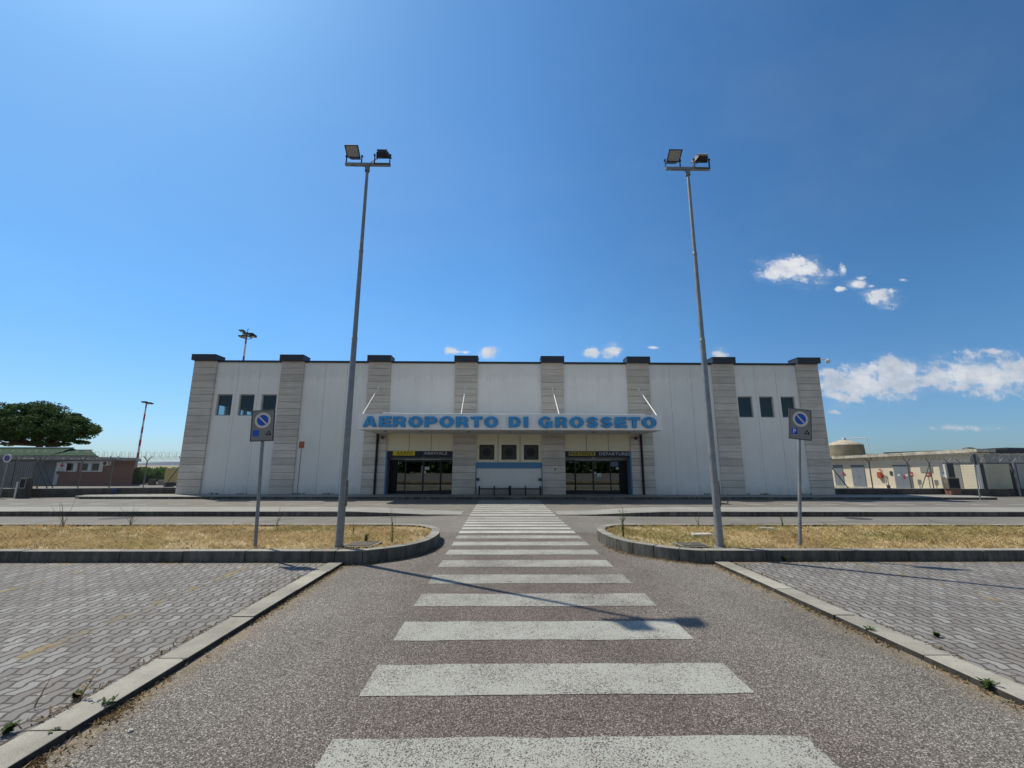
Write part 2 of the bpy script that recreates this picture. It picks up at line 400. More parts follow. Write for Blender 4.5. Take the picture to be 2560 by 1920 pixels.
M['sign_ring'] = mat('sign_ring_faded', (.72,.62,.55), .55, var=.06)
M['sign_blue'] = mat('sign_blue', (.015,.11,.50), .5, var=.06)
M['sign_white'] = mat('sign_white', (.65,.65,.65), .5, var=.04)
M['orange'] = mat('orange_sign', (.48,.10,.025), .55)
M['red'] = mat('sign_red', (.36,.06,.05), .5)
M['brick'] = mat('brick_wall', (.235,.125,.095), .9, var=.2, scale=1.2, fine=.3, fscale=14, streak=.15)
M['grey_wall'] = mat('grey_wall', (.22,.22,.23), .85, var=.12, streak=.2)
M['annex_wall'] = mat('annex_wall_grey', (.46,.45,.43), .85, var=.12, streak=.2)
M['white_paint'] = mat('white_paint', (.66,.67,.68), .6, var=.06)
M['fascia_grey'] = mat('weathered_fascia', (.26,.245,.235), .85, var=.3, streak=.3)
M['green_roof'] = mat('green_metal_roof', (.022,.060,.030), .85, var=.2, spec=.1)
M['cream'] = mat('cream_render', (.80,.71,.55), .85, var=.08, scale=1.2, streak=.08)
M['cream_old'] = mat('stained_fascia', (.56,.52,.43), .85, var=.45, scale=2.2, fine=.3, fscale=12, streak=.3)
M['door_grey'] = mat('door_blue_grey', (.22,.25,.29), .5, var=.06)
M['ribbed'] = mat('ribbed_shutter', (.74,.68,.53), .6, var=.06)
M['ribbed_shade_window'] = mat('shutter_shade_window_grey', (.30,.30,.28), .6, var=.06)  # grey paints the shaded part of the cream shutter; a window shares it
M['tank'] = mat('stained_concrete_tank', (.20,.18,.13), .9, var=.35, scale=1.5, streak=.4)
M['tank_top'] = mat('pale_tank_top', (.42,.365,.29), .85, var=.25)
M['wall_conc'] = mat('stained_low_wall', (.13,.115,.10), .9, var=.4, scale=1.6, fine=.2, fscale=18, streak=.45, tint=(.06,.055,.05))
M['wall_top'] = mat('low_wall_top', (.38,.37,.34), .9, var=.2)
M['sand'] = mat('sand_yellow', (.50,.38,.16), .7, var=.1)
M['rubber'] = mat('rubber', (.02,.02,.02), .8)
M['bark'] = mat('pine_bark', (.085,.055,.045), .95, var=.3, scale=4, fine=.3)
M['pine'] = leafmat('pine_needles', (.020,.048,.018), (.052,.098,.032), (.125,.17,.055), .22)
M['hedge'] = leafmat('hedge_leaves', (.03,.075,.018), (.085,.17,.035), (.19,.27,.07))
M['grass'] = leafmat('dry_grass', (.30,.21,.10), (.60,.46,.25), (.76,.63,.38), .3)
M['grass_green'] = leafmat('half_green_grass', (.24,.19,.085), (.42,.36,.16), (.56,.48,.25), .3)
M['weed'] = leafmat('weed_green', (.035,.06,.015), (.08,.12,.03), (.15,.19,.06), .3)
M['straw'] = leafmat('straw', (.13,.085,.045), (.27,.19,.10), (.42,.33,.17), .2)
M['hill'] = mat('far_hills', (.16,.20,.27), 1., var=.08, scale=.004)  # distance haze is mixed into this blue
M['stone_white'] = mat('pale_stone', (.48,.46,.42), .8, bmp=.4)
M['red_white'] = None

def banded(name, step, z0):
    m, t, b, pos = new_mat(name)
    sx = t.node('ShaderNodeSeparateXYZ'); t.link(pos, sx.inputs[0])
    k = t.math('LESS_THAN', t.math('FRACT', t.math('DIVIDE', t.math('SUBTRACT', sx.outputs[2], z0), step*2)), .5)
    t.link(t.mix(k, (.62,.60,.62), (.30,.03,.03)), b.inputs['Base Color']); b.inputs['Roughness'].default_value = .6
    return m
M['red_white'] = banded('red_white_bands', 1.1, 2.7)
M['red_white_tall'] = banded('red_white_bands_tall', 2.75, 27.6)

SK = -.0127                                 # the crossing and lot kerbs run a hair off square to the terminal
def sk(x, y): return x + SK*y

# ------------------------------------------------------------------ ground and roads
mb = MB(); mb.quad((-6000,-600,-.05),(6000,-600,-.05),(6000,9000,-.05),(-6000,9000,-.05))
mb.build('ground', M['land'], kind='structure')
mb = MB(); mb.quad((-140,11.28,0),(140,11.28,0),(140,42,0),(-140,42,0)); mb.build('road', M['road'], kind='structure')
mb = MB(); mb.quad((-140,-60,0),(140,-60,0),(140,11.28,0),(-140,11.28,0)); mb.build('parking_aisle', M['near_asphalt'], kind='structure')
# paved bays either side of the aisle
for side in (-1, 1):
    mb = MB()
    def edge(y): return sk(-2.885 if side < 0 else 3.925, y)
    far = -60 if side < 0 else 60
    mb.add([(far,-40,.042),(edge(-40),-40,.042),(edge(7.74),7.74,.042),(far,7.74,.042)], [(0,1,2,3)])
    mb.build('parking_bay_paving', M['pavers'], kind='structure')
    mb = MB()                               # flush kerb stones
    y = -9.0; first = True
    x0, x1 = (-2.88, -2.635) if side < 0 else (3.675, 3.92)
    k = 0
    while y < 7.70:
        L = 1.0
        ya, yb = y+.004, min(y+L-.004, 7.70)
        dz = rng.uniform(-.004, .004); dx = rng.uniform(-.006, .006)
        mb.hexa([(sk(x0,ya)+dx,ya,-.05),(sk(x1,ya)+dx,ya,-.05),(sk(x1,yb)+dx,yb,-.05),(sk(x0,yb)+dx,yb,-.05)],
                [(sk(x0,ya)+dx,ya,.052+dz),(sk(x1,ya)+dx,ya,.052+dz),(sk(x1,yb)+dx,yb,.052+dz),(sk(x0,yb)+dx,yb,.052+dz)])
        y += L
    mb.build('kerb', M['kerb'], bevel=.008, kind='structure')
# faded yellow bay lines
mb = MB()
def yellow_worn():
    m, t, b, pos = new_mat('faded_yellow_paint')
    k = t.ramp(t.noise(pos, 3.2, 6, .7), [(.47, 0.), (.60, 1.)])
    t.link(t.mix(t.noise(pos, 9, 4), (.42,.31,.10), (.30,.235,.13)), b.inputs['Base Color']); b.inputs['Roughness'].default_value = .85
    o = t.n['Material Output']; tr = t.node('ShaderNodeBsdfTransparent'); mx = t.node('ShaderNodeMixShader')
    t.link(t.math('MULTIPLY', k, .5), mx.inputs[0]); t.link(tr.outputs[0], mx.inputs[1]); t.link(b.outputs[0], mx.inputs[2]); t.link(mx.outputs[0], o.inputs[0])
    return m
M['yellow_worn'] = yellow_worn()
for x in (-4.05, -6.4, -8.75):
    mb.quad((sk(x-.06,2),2,.046),(sk(x+.06,2),2,.046),(sk(x+.06,7.5),7.6,.046),(sk(x-.06,7.5),7.6,.046))
for x in (6.1, 8.5):
    mb.quad((sk(x-.06,5),5,.046),(sk(x+.06,5),5,.046),(sk(x+.06,7.5),7.6,.046),(sk(x-.06,7.5),7.6,.046))
mb.build('bay_line', M['yellow_worn'], kind='structure')

# zebra crossing
tops = [1.9, 2.985, 3.974, 4.979, 5.982, 6.979, 8.009, 8.961, 9.856, 10.725, 11.467, 12.073, 12.64, 13.218, 13.803, 14.366, 15.305, 15.937, 16.596, 17.312, 18.146, 19.028, 19.812, 20.68, 21.54]
mb = MB(); mp = MB()
for i, y1 in enumerate(tops):
    per = (y1-tops[i-1]) if i else 1.0
    y0 = y1-.50*per
    tgt = mb if y1 < 11.3 else mp
    n = 10
    xs = np.linspace(sk(-1.011, y1), sk(1.905, y1), n)
    lo = [(x+rng.uniform(-.006,.006), y0+rng.uniform(-.012,.012), .004) for x in xs]
    hi = [(x+rng.uniform(-.006,.006), y1+rng.uniform(-.012,.012), .004) for x in xs]
    tgt.add(lo+hi, [(a, a+1, n+a+1, n+a) for a in range(n-1)])
mb.build('zebra_crossing', M['paint'], kind='structure')
mp.build('zebra_crossing', M['road_paint'], kind='structure')
mb = MB()                                   # dashed lane line and thin yellow guide line
x = -38.0
while x < 40:
    if x < -4.2 or x > 9.8: mb.quad((x,19.08,.004),(x+.8,19.08,.004),(x+.8,19.2,.004),(x,19.2,.004))
    x += 1.675
mb.build('lane_line', M['road_paint'], kind='structure')
mb = MB(); mb.quad((-13.6,18.9,.004),(-13.6,19.0,.004),(-10.9,20.85,.004),(-10.75,20.75,.004)); mb.build('guide_line', M['yellow_worn'], kind='structure')
# road cracks
mb = MB()
def tar(c, d, r=.012):
    m, t, b, pos = new_mat(c); b.inputs['Base Color'].default_value = (*d, 1); b.inputs['Roughness'].default_value = .8; return m
M['tar'] = tar('tar_crack', (.045,.043,.042))
def crack(p, q, w, seg=14):
    p, q = Vector(p), Vector(q); d = q-p; nrm = Vector((-d.y, d.x)).normalized()
    pts = [p+d*(i/seg)+nrm*(noise.noise(Vector((p.x*3+i*.7, p.y, 0)))*d.length*.06) for i in range(seg+1)]
    for a, b in zip(pts[:-1], pts[1:]):
        n2 = Vector((-(b-a).y, (b-a).x)).normalized()*w*random.uniform(.4, 1)
        mb.quad((a.x-n2.x,a.y-n2.y,.003),(b.x-n2.x,b.y-n2.y,.003),(b.x+n2.x,b.y+n2.y,.003),(a.x+n2.x,a.y+n2.y,.003))
for p, q, w in [((-9.5,11.4),(-6.6,13.9),.02),((-7.2,17.3),(-2.2,17.9),.02),((-40,12.6),(-12,12.5),.012),((6,12.7),(40,12.55),.012),((2.1,14.9),(9,15.0),.02),((-4,14.2),(-1.2,15.0),.03),((-24,20.4),(-13,20.0),.016),((9,18.0),(28,17.6),.014),((-2.2,16.3),(-1.0,18),.018),((12,11.6),(13.5,14),.012)]: crack(p, q, w)
mb.build('road_crack', M['tar'], kind='structure')

# raised median beyond the first lane, both halves run down to a dropped tip at the crossing
for side in (-1, 1):
    mb = MB()
    tip = -1.5 if side < 0 else 1.8
    xs = [tip] + [tip+side*d for d in (1.2, 2.4, 3.6, 6, 9)] + [side*x for x in np.arange(13, 62, 3)]
    prof = []
    for i, x in enumerate(xs):
        u = min(1, abs(x-tip)/3.8)
        z = .012+.145*(u*u*(3-2*u)); yf = 14.62+.42*(1-u)**2; yb = 16.2
        prof.append(((x,yf+.012,-.02),(x,yf,z),(x,yf+.16,z+.002),(x,yb,z+.002),(x,yb+.03,-.02)))
    for a, b in zip(prof[:-1], prof[1:]):
        for k in range(4):
            mb.mi = 0 if k < 2 else 1
            mb.quad(a[k], b[k], b[k+1], a[k+1])
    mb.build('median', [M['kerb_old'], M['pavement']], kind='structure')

# ------------------------------------------------------------------ grass islands
def smooth_outline(pts, n=6):
    out = []
    m = len(pts)
    for i in range(m-1):
        p0, p1, p2, p3 = (Vector(pts[max(0,i-1)]), Vector(pts[i]), Vector(pts[i+1]), Vector(pts[min(m-1,i+2)]))
        for k in range(n):
            t = k/n
            out.append(.5*((2*p1)+(-p0+p2)*t+(2*p0-5*p1+4*p2-p3)*t*t+(-p0+3*p1-3*p2+p3)*t**3))
    out.append(Vector(pts[-1])); return out
def offset(line, d):
    res = []
    for i, p in enumerate(line):
        t = (line[min(i+1,len(line)-1)]-line[max(0,i-1)]).normalized()
        res.append(p+Vector((-t.y, t.x))*d)
    return res
KT, GT, KW = .222, .19, .19
outl = {-1: [(-45,7.53),(-20,7.53),(-8,7.52),(-4,7.51),(-2.61,7.51),(-2.2,7.67),(-1.78,8.0),(-1.5,8.5),(-1.40,9.1),(-1.42,9.7),(-1.56,10.3),(-1.95,10.76),(-2.5,10.91),(-4,10.93),(-8,10.93),(-20,10.92),(-45,10.92)],
        1: [(45,7.53),(20,7.53),(9,7.53),(5,7.53),(3.5,7.54),(3.05,7.67),(2.66,7.98),(2.3,8.42),(2.10,9.1),(2.05,9.8),(2.2,10.4),(2.62,10.83),(3.2,10.92),(5,10.93),(9,10.9),(20,10.9),(45,10.9)]}
island_in = {}
for side in (-1, 1):
    pts = [(x*1.021, y*1.021) for x, y in outl[side]]
    line = smooth_outline(pts, 8)
    inner = offset(line, KW if side < 0 else -KW)
    # chop into kerb stones about a metre long, short ones round the nose
    segs = []; acc = 0; start = 0
    for i in range(1, len(line)):
        acc += (line[i]-line[i-1]).length
        curved = 3.3 > abs(line[i].x) and 7.55 < line[i].y < 10.88
        if acc > (.42 if curved else 1.0): segs.append((start, i)); start = i; acc = 0
    segs.append((start, len(line)-1))
    mb = MB()
    # long straight stretches have few points: subdivide them to real stone length
    for a, b in segs:
        L = (line[b]-line[a]).length
        if b == a: continue
        k = max(1, int(L/1.0)) if b-a == 1 else 1
        if k > 1:
            for q in range(k):
                pa, pb = line[a].lerp(line[b], q/k), line[a].lerp(line[b], (q+1)/k)
                ia, ib = inner[a].lerp(inner[b], q/k), inner[a].lerp(inner[b], (q+1)/k)
                d = (pb-pa).normalized()*.004; dz = rng.uniform(-.004,.004)
                mb.hexa([(*(pa+d),-.03),(*(ia+d),-.03),(*(ib-d),-.03),(*(pb-d),-.03)], [(*(pa+d),KT+dz),(*(ia+d),KT+dz),(*(ib-d),KT+dz),(*(pb-d),KT+dz)])
        else:
            d = (line[a+1]-line[a]).normalized()*.004; e = (line[b]-line[b-1]).normalized()*.004; dz = rng.uniform(-.004,.004)
            O = [line[i].copy() for i in range(a,b+1)]; I = [inner[i].copy() for i in range(a,b+1)]
            O[0] += d; I[0] += d; O[-1] -= e; I[-1] -= e
            n = len(O)
            vs = [(*p,-.03) for p in O]+[(*p,-.03) for p in I]+[(*p,KT+dz) for p in O]+[(*p,KT+dz) for p in I]
            fs = []
            for i in range(n-1):
                fs += [(2*n+i,2*n+i+1,3*n+i+1,3*n+i),(i,i+1,2*n+i+1,2*n+i),(n+i,3*n+i,3*n+i+1,n+i+1)]
            fs += [(0,2*n,3*n,n),(n-1,2*n-1,4*n-1,3*n-1)]
            mb.add(vs, fs)
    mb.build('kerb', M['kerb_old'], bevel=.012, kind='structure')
    mb = MB()
    poly = [tuple(p) for p in inner]
    island_in[side] = poly
    n = len(poly); h = n//2
    # soil strip between the front and the back kerb, gently domed
    front = inner[:]
    fy = lambda x: 0
    mb.add([(x, y, GT-.015) for x, y in poly], [tuple(range(n))])
    mb.build('grass_island', M['soil'], kind='structure')

def inside(poly, x, y):
    c = False; j = len(poly)-1
    for i in range(len(poly)):
        if (poly[i][1] > y) != (poly[j][1] > y) and x < (poly[j][0]-poly[i][0])*(y-poly[i][1])/(poly[j][1]-poly[i][1])+poly[i][0]: c = not c
        j = i
    return c
def blades(name, pts, zs, hmin, hmax, width, mats, lean=.9, midx=None, **kw):
    n = len(pts); pts = np.array(pts); zs = np.array(zs)
    a = rng.uniform(0, 2*np.pi, n); b = rng.uniform(0, 2*np.pi, n)
    h = rng.uniform(hmin, hmax, n); ln = rng.uniform(.2, lean, n)*h*1.4; w = width*rng.uniform(.6, 1.4, n)
    base = np.stack([pts[:,0], pts[:,1], zs], 1)
    dx = np.stack([np.cos(a)*w, np.sin(a)*w, np.zeros(n)], 1)
    tip = base+np.stack([np.cos(b)*ln, np.sin(b)*ln, h], 1)
    mid = base+np.stack([np.cos(b)*ln*.35, np.sin(b)*ln*.35, h*.6], 1)
    v = np.stack([base-dx, base+dx, mid+dx*.8, tip, mid-dx*.8], 1).reshape(-1, 3)
    me = bpy.data.meshes.new(name)
    me.vertices.add(len(v)); me.vertices.foreach_set('co', v.ravel())
    me.loops.add(5*n); me.loops.foreach_set('vertex_index', np.arange(5*n))
    me.polygons.add(n); me.polygons.foreach_set('loop_start', np.arange(0, 5*n, 5)); me.polygons.foreach_set('loop_total', np.full(n, 5))
    for m in mats: me.materials.append(m)
    if midx is not None: me.polygons.foreach_set('material_index', midx)
    me.update(); me.validate()
    o = bpy.data.objects.new(name, me); col.objects.link(o); return props(o, **kw)
for side, dens in ((-1, 1150), (1, 1150)):
    poly = island_in[side]; P = []; Z = []; MI = []
    x_lim = 14.5
    cand = rng.uniform((1.3, 7.75), (x_lim, 11.1), (int(dens*(x_lim-1.3)*3.25), 2))
    for x, y in cand:
        xx = side*x
        d = noise.noise(Vector((xx*.9, y*.9, 3)))+.5*noise.noise(Vector((xx*2.7, y*2.7, 8)))
        if d < -.16 and random.random() < .72: continue
        if not inside(poly, xx, y): continue
        if x > 9 and random.random() < (x-9)/8: continue
        g = noise.noise(Vector((xx*.5, y*.8, 20)))+(.25 if y > 9.9 or (side > 0 and x < 5) else -.12)+(.12 if side > 0 else -.15)
        P.append((xx, y)); Z.append(GT-.02); MI.append(1 if g+random.uniform(-.25,.25) > .14 else 0)
    T = []
    for _ in range(420):
        x, y = random.uniform(1.5, 13)*side, random.uniform(7.95, 11.0)
        if inside(poly, x, y) and noise.noise(Vector((x*1.1, y*1.4, 31))) > .12: T.append((x, y))
    blades('tall_grass', T, [GT-.02]*len(T), .06, .17, .004, [M['grass'], M['weed']], .5, [0 if random.random() < .6 else 1 for _ in T], kind='stuff',
           label='scattered taller grass stalks on the left kerbed island' if side < 0 else 'scattered taller grass stalks on the right kerbed island', cat='grass')
    blades('dry_grass', P, Z, .022, .095, .0055, [M['grass'], M['grass_green']], 1.6, MI, kind='stuff',
           label='dry straw coloured grass on the left kerbed island' if side < 0 else 'patchy half green dry grass on the right kerbed island', cat='grass')

# dry litter that has drifted along the kerb feet
P = []; Z = []
def along(x, y0, y1, n, spread, z, skew=True, bias=1.):
    for _ in range(n):
        y = y0+(y1-y0)*random.random()
        if noise.noise(Vector((x*3, y*1.6, 1))) < -.1 and random.random() < .85: continue
        s_ = abs(random.gauss(0, spread))*bias
        P.append(((sk(x, y) if skew else x)+s_, y)); Z.append(z)
along(-2.63, 2.4, 7.6, 900, .045, .0); along(-2.63, 2.2, 3.4, 700, .07, .0)
along(3.67, 3.2, 7.7, 700, .05, .0, bias=-1); along(-2.89, 2.4, 7.5, 500, .03, .05, bias=-1); along(3.93, 3.2, 7.5, 300, .02, .05)
for x0, x1, n in ((-12, -2.7, 900), (3.8, 12, 500)):
    for _ in range(n):
        x = random.uniform(x0, x1)
        if noise.noise(Vector((x*.8, 2, 5))) < 0: continue
        P.append((x, 7.675-abs(random.gauss(0, .05)))); Z.append(.042)
for sd in (-1, 1):
    nose = [p for p in smooth_outline([(x*1.021, y*1.021) for x, y in outl[sd]], 8) if p.y < 9.4 and abs(p.x) < 3.6]
    for _ in range(700):
        i = random.randrange(len(nose)-1); p = nose[i].lerp(nose[i+1], random.random()); t_ = (nose[i+1]-nose[i]).normalized()
        q = p+Vector((t_.y, -t_.x))*(abs(random.gauss(0, .06))*(1 if sd < 0 else -1))
        P.append((q.x, q.y)); Z.append(.0)
blades('dry_litter', P, Z, .006, .028, .006, [M['straw']], 2.2, kind='stuff', label='dry straw litter drifted along the kerb feet', cat='litter')

# ------------------------------------------------------------------ weeds and stones
def weed(loc, h, nst, label, leaf=1., dry=.0, spread=.35, seed=0, name='weed', leafsize=.018, bare=False):
    if loc[2] == GT: loc = (loc[0]*1.02, loc[1]*1.02, GT)
    r = random.Random(seed); t = thing(name, label, 'weed', loc)
    st = MB(); lf = MB()
    for k in range(nst):
        a = r.uniform(0, 6.28); tilt = r.uniform(.05, spread); hh = h*r.uniform(.55, 1)
        pts = [Vector(loc)]
        for i in range(1, 6):
            u = i/5
            pts.append(Vector(loc)+Vector((math.cos(a)*tilt*hh*u**1.3+r.uniform(-.01,.01)*h*3, math.sin(a)*tilt*hh*u**1.3+r.uniform(-.01,.01)*h*3, hh*u)))
        st.path(pts, [.005*(1-.7*i/5) for i in range(6)], 4)
        for i in range(1, 6):
            for _ in range(int((5 if not bare else (4 if i < 2 else 1))*leaf)):
                c = pts[i-1].lerp(pts[i], r.random()); b = r.uniform(0, 6.28); L = leafsize*r.uniform(1.2, 3)
                d = Vector((math.cos(b), math.sin(b), r.uniform(-.1, .8)))*L; w = Vector((-math.sin(b), math.cos(b), 0))*L*.28
                lf.add([c, c+d*.5+w, c+d, c+d*.5-w], [(0,1,2,3)])
    st.build('stem', M['straw'] if dry else M['weed'], t)
    if lf.f: lf.build('leaf', M['straw'] if dry > .5 else M['weed'], t, kind='stuff')
    return t
weed((-2.09,8.3,GT), .80, 5, 'tall twiggy weed near the rounded nose of the left grass island', 1.2, spread=.45, seed=3, bare=True)
weed((-2.62,8.42,GT), .22, 6, 'low green weed beside the concrete cover on the left island', 1., seed=4)
weed((-3.2,9.4,GT), .3, 5, 'small thin weed behind the lamp post on the left island', .6, seed=41, bare=True)
weed((2.42,9.1,GT), .62, 5, 'tall bushy weed on the nose of the right grass island', 1.6, spread=.2, seed=5)
weed((-10.4,10.6,GT), .75, 6, 'leaning dry twig weed at the far left on the back edge of the left island', .5, spread=.7, seed=6, bare=True)
weed((-8.85,10.6,GT), .62, 7, 'spreading thin weed on the back edge of the left island near the parking sign', .5, spread=.9, seed=7, bare=True)
weed((-5.4,10.55,GT), .5, 4, 'thin twig weed on the back edge of the left island right of the parking sign', .3, spread=.6, seed=8, bare=True)
weed((4.6,10.5,GT), .45, 5, 'twiggy weed on the back edge of the right island left of the lamp post', .5, spread=.6, seed=9, bare=True)
weed((6.6,10.45,GT), .42, 6, 'thin weed on the back edge of the right island behind the parking sign', .5, spread=.5, seed=10, bare=True)
for i, (x, y, z, h, s_, lb) in enumerate([(-2.70,3.30,.0,.075,.13,'small green weed in the joint of the left flush kerb nearest the camera but one'),(-2.76,3.0,.0,.06,.13,'small green weed at the left flush kerb nearest the camera'),(-2.72,3.98,.0,.04,.1,'tiny green weed at the foot of the left flush kerb halfway up'),
      (3.64,3.50,.0,.085,.2,'bushy green weed at the foot of the right flush kerb nearest the camera'),(3.66,4.6,.0,.07,.1,'small green weed at the foot of the right flush kerb by a stone joint'),(4.15,4.4,.05,.03,.1,'tiny green weed between the zigzag pavers on the right'),
      (-3.0,3.38,.05,.035,.1,'tiny green weed on the orange dirt between pavers and left kerb'),(-3.02,2.98,.05,.04,.12,'small weed on the paving at the lower left corner'),(4.8,7.66,.05,.09,.1,'small green tuft growing from the front kerb of the right island')]):
    weed((x, y, z), h, 9, lb, 1.5, spread=.9, seed=30+i, leafsize=.011)
weed((-3.15,3.25,.054), .26, 1, 'single curved dry straw stalk standing on the left paving', 0, 1., spread=.9, seed=51, name='dry_stalk')
weed((-2.95,3.35,.054), .30, 1, 'single dry stalk with a seed head beside the left flush kerb', .4, 1., spread=.8, seed=57, name='dry_stalk')
def stone(loc, r, label, m='stone_white', flat=.6, name='stone'):
    bm = bmesh.new(); bmesh.ops.create_icosphere(bm, subdivisions=2, radius=r)
    for v in bm.verts:
        v.co *= 1+.35*noise.noise(v.co*(2/r)+Vector(loc)); v.co.z *= flat
    me = bpy.data.meshes.new(name); bm.to_mesh(me); bm.free(); me.materials.append(M[m])
    o = bpy.data.objects.new(name, me); col.objects.link(o); o.location = (loc[0], loc[1], loc[2]+r*flat*.7)
    return props(o, label, 'stone')
stone((-2.355,3.075,0), .016, 'small pale pebble lying on the asphalt by the left kerb')
o = MB().slab([(3.95,9.3),(4.42,9.34),(4.38,9.56),(4.0,9.52)], GT-.02, GT+.05).build('stone_slab', M['stone_white'], label='flat pale stone slab lying in the grass of the right island', cat='stone')
o = MB().slab([(6.0,10.45),(6.3,10.3),(6.33,10.36),(6.03,10.52)], GT, GT+.04).build('plastic_scrap', M['white_paint'], label='white scrap lying at the back of the right grass island', cat='litter')
def cover(pts, label):
    pts = [(x*1.02, y*1.02) for x, y in pts]
    t = thing('manhole_cover', label, 'manhole cover', (pts[0][0], pts[0][1], GT))
    c = [sum(p[0] for p in pts)/4, sum(p[1] for p in pts)/4]
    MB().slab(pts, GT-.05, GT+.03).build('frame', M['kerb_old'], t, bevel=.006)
    MB().slab([(c[0]+(x-c[0])*.8, c[1]+(y-c[1])*.8) for x, y in pts], GT+.0, GT+.042).build('lid', M['wall_conc'], t, bevel=.006)
cover([(-2.93,7.93),(-2.36,7.93),(-2.30,8.45),(-2.86,8.45)], 'square concrete cover in the grass beside the left lamp post')
cover([(3.15,7.92),(3.68,7.92),(3.66,8.32),(3.13,8.32)], 'square dark cover in the grass beside the right lamp post')
MB().lathe((-12.3,14.15,.0), [(0,.006),(.40,.006),(.42,.001)], 28).build('manhole_cover', M['tar'], label='round iron manhole cover in the road before the median on the left', cat='manhole cover')
MB().lathe((11.4,14.1,.0), [(0,.006),(.34,.006),(.36,.001)], 28).build('manhole_cover', M['tar'], label='round iron manhole cover in the road before the median on the right', cat='manhole cover')

# ------------------------------------------------------------------ terminal
D = 23.686; W = D+.12; PB = .12
PX0, PDX, PW = -17.692, 4.9284, 1.2632
pilL = [PX0+PDX*i for i in range(8)]; pilR = [x+PW for x in pilL]
XL, XR = pilL[0], pilR[7]
term = thing('airport_terminal', 'long pale two storey airport terminal with stone pilasters and blue lettered canopy', 'terminal building', (0, D, PB))
# pilasters: courses of stone slabs on a dark core, then a metal cap
for i in range(8):
    mb = MB(); n = 19; z0, z1 = PB, 7.47; hgt = (z1-z0)/n
    for k in range(n):
        mb.box(pilL[i], pilR[i], D, D+.7, z0+k*hgt+.008, z0+(k+1)*hgt-.008)
    mb.mi = 1; mb.box(pilL[i]+.012, pilR[i]-.012, D+.012, D+.69, z0, z1)
    p = mb.build('pilaster', [M['stone'], M['joint']], term)
    mc = MB(); mc.box(pilL[i]-.035, pilR[i]+.035, D-.23, D+.62, 7.475, 7.80)
    mc.box(pilL[i]-.05, pilR[i]+.05, D-.245, D+.635, 7.78, 7.815)
    mc.build('cap', M['cap'], p, bevel=.006)
ent = {2: (2.44, 'panel_bounce'), 4: (2.455, 'panel_bounce'), 3: (1.835, 'panel_bounce')}
win_x = {0: [(-16.225,-15.38),(-14.99,-14.145),(-13.74,-12.91)], 6: [(13.265,14.10),(14.505,15.31),(15.745,16.56)]}
vent_x = [(-1.462,-.625),(-.233,.607),(1.008,1.831)]
WT = .26
SOF = 3.38
for b in range(7):
    x0, x1 = pilR[b], pilL[b+1]; pw = (x1-x0)/3
    mw = MB(); warm = MB()
    for k in range(3):
        jg = .012 if b in ent else .006
        a, c = x0+pw*k+(jg if k else .0), x0+pw*(k+1)-(jg if k < 2 else 0)
        if b in win_x:
            wa, wb = win_x[b][k]; wz0, wz1 = 4.375, 5.585
            mw.box(a, wa, W, W+WT, PB, 7.42); mw.box(wb, c, W, W+WT, PB, 7.42)
            mw.box(wa, wb, W, W+WT, PB, wz0); mw.box(wa, wb, W, W+WT, wz1, 7.42)
        elif b in ent:
            zb = ent[b][0]
            if k == 0: mw.box(x0, x1, W, W+WT, SOF, 7.42)
            if b == 3:
                va, vb = vent_x[k]
                warm.box(a, va, W, W+WT, zb, SOF); warm.box(vb, c, W, W+WT, zb, SOF)
                warm.box(va, vb, W, W+WT, zb, 1.98); warm.box(va, vb, W, W+WT, 2.80, SOF)
            else: warm.box(a, c, W, W+WT, zb, SOF)
        else: mw.box(a, c, W, W+WT, PB, 7.42)
    mw.mi = 1
    for k in (1, 2):
        zb = ent[b][0] if b in ent else PB
        mw.box(x0+pw*k-.012, x0+pw*k+.012, W+.02, W+WT-.02, zb, SOF-.01 if b in ent else 7.42)
    mw.build('wall', [M['panel'], M['joint']], term)
    if warm.f: warm.build('wall', M['panel_bounce'], term, label='wall panels under the canopy with warm bounce light in their colour')
    cp = MB(); cp.box(x0+.02, x1-.02, W-.07, W+WT+.05, 7.42, 7.535); cp.build('coping', M['cap'], term)
    if b in win_x:
        for wa, wb in win_x[b]:
            fr = MB(); y0, y1 = W+.12, W+.19; z0, z1, t_ = 4.375, 5.585, .06
            fr.box(wa, wa+t_, y0, y1, z0, z1); fr.box(wb-t_, wb, y0, y1, z0, z1)
            fr.box(wa+t_, wb-t_, y0, y1, z0, z0+t_); fr.box(wa+t_, wb-t_, y0, y1, z1-t_, z1)
            f = fr.build('window', M['alu'], term)
            g = MB(); g.box(wa+t_, wb-t_, y0+.03, y0+.04, z0+t_, z1-t_); g.build('pane', M['glass_win'], f)
# sides, back and roof
def side_wall(x0, x1, wins):
    mb = MB(); ys = sorted([v for w_ in wins for v in w_]); y = D+.7; YB = D+18
    for a, b_ in wins:
        mb.box(x0, x1, y, a, PB, 7.42); mb.box(x0, x1, a, b_, PB, 4.38); mb.box(x0, x1, a, b_, 5.30, 7.42); y = b_
    mb.box(x0, x1, y, YB, PB, 7.42); mb.build('wall', M['panel'], term)
    for a, b_ in wins:
        fr = MB(); t_ = .05
        fr.box(x0+.1, x0+.17, a, a+t_, 4.38, 5.30); fr.box(x0+.1, x0+.17, b_-t_, b_, 4.38, 5.30)
        fr.box(x0+.1, x0+.17, a+t_, b_-t_, 4.38, 4.38+t_); fr.box(x0+.1, x0+.17, a+t_, b_-t_, 5.25, 5.30)
        f = fr.build('window', M['alu'], term)
        MB().box(x0+.13, x0+.14, a+t_, b_-t_, 4.43, 5.25).build('pane', M['glass_win'], f)
side_wall(XL+.02, XL+.27, [(25.80,26.72),(27.72,28.58),(28.68,29.5)])
side_wall(XR-.27, XR-.02, [])
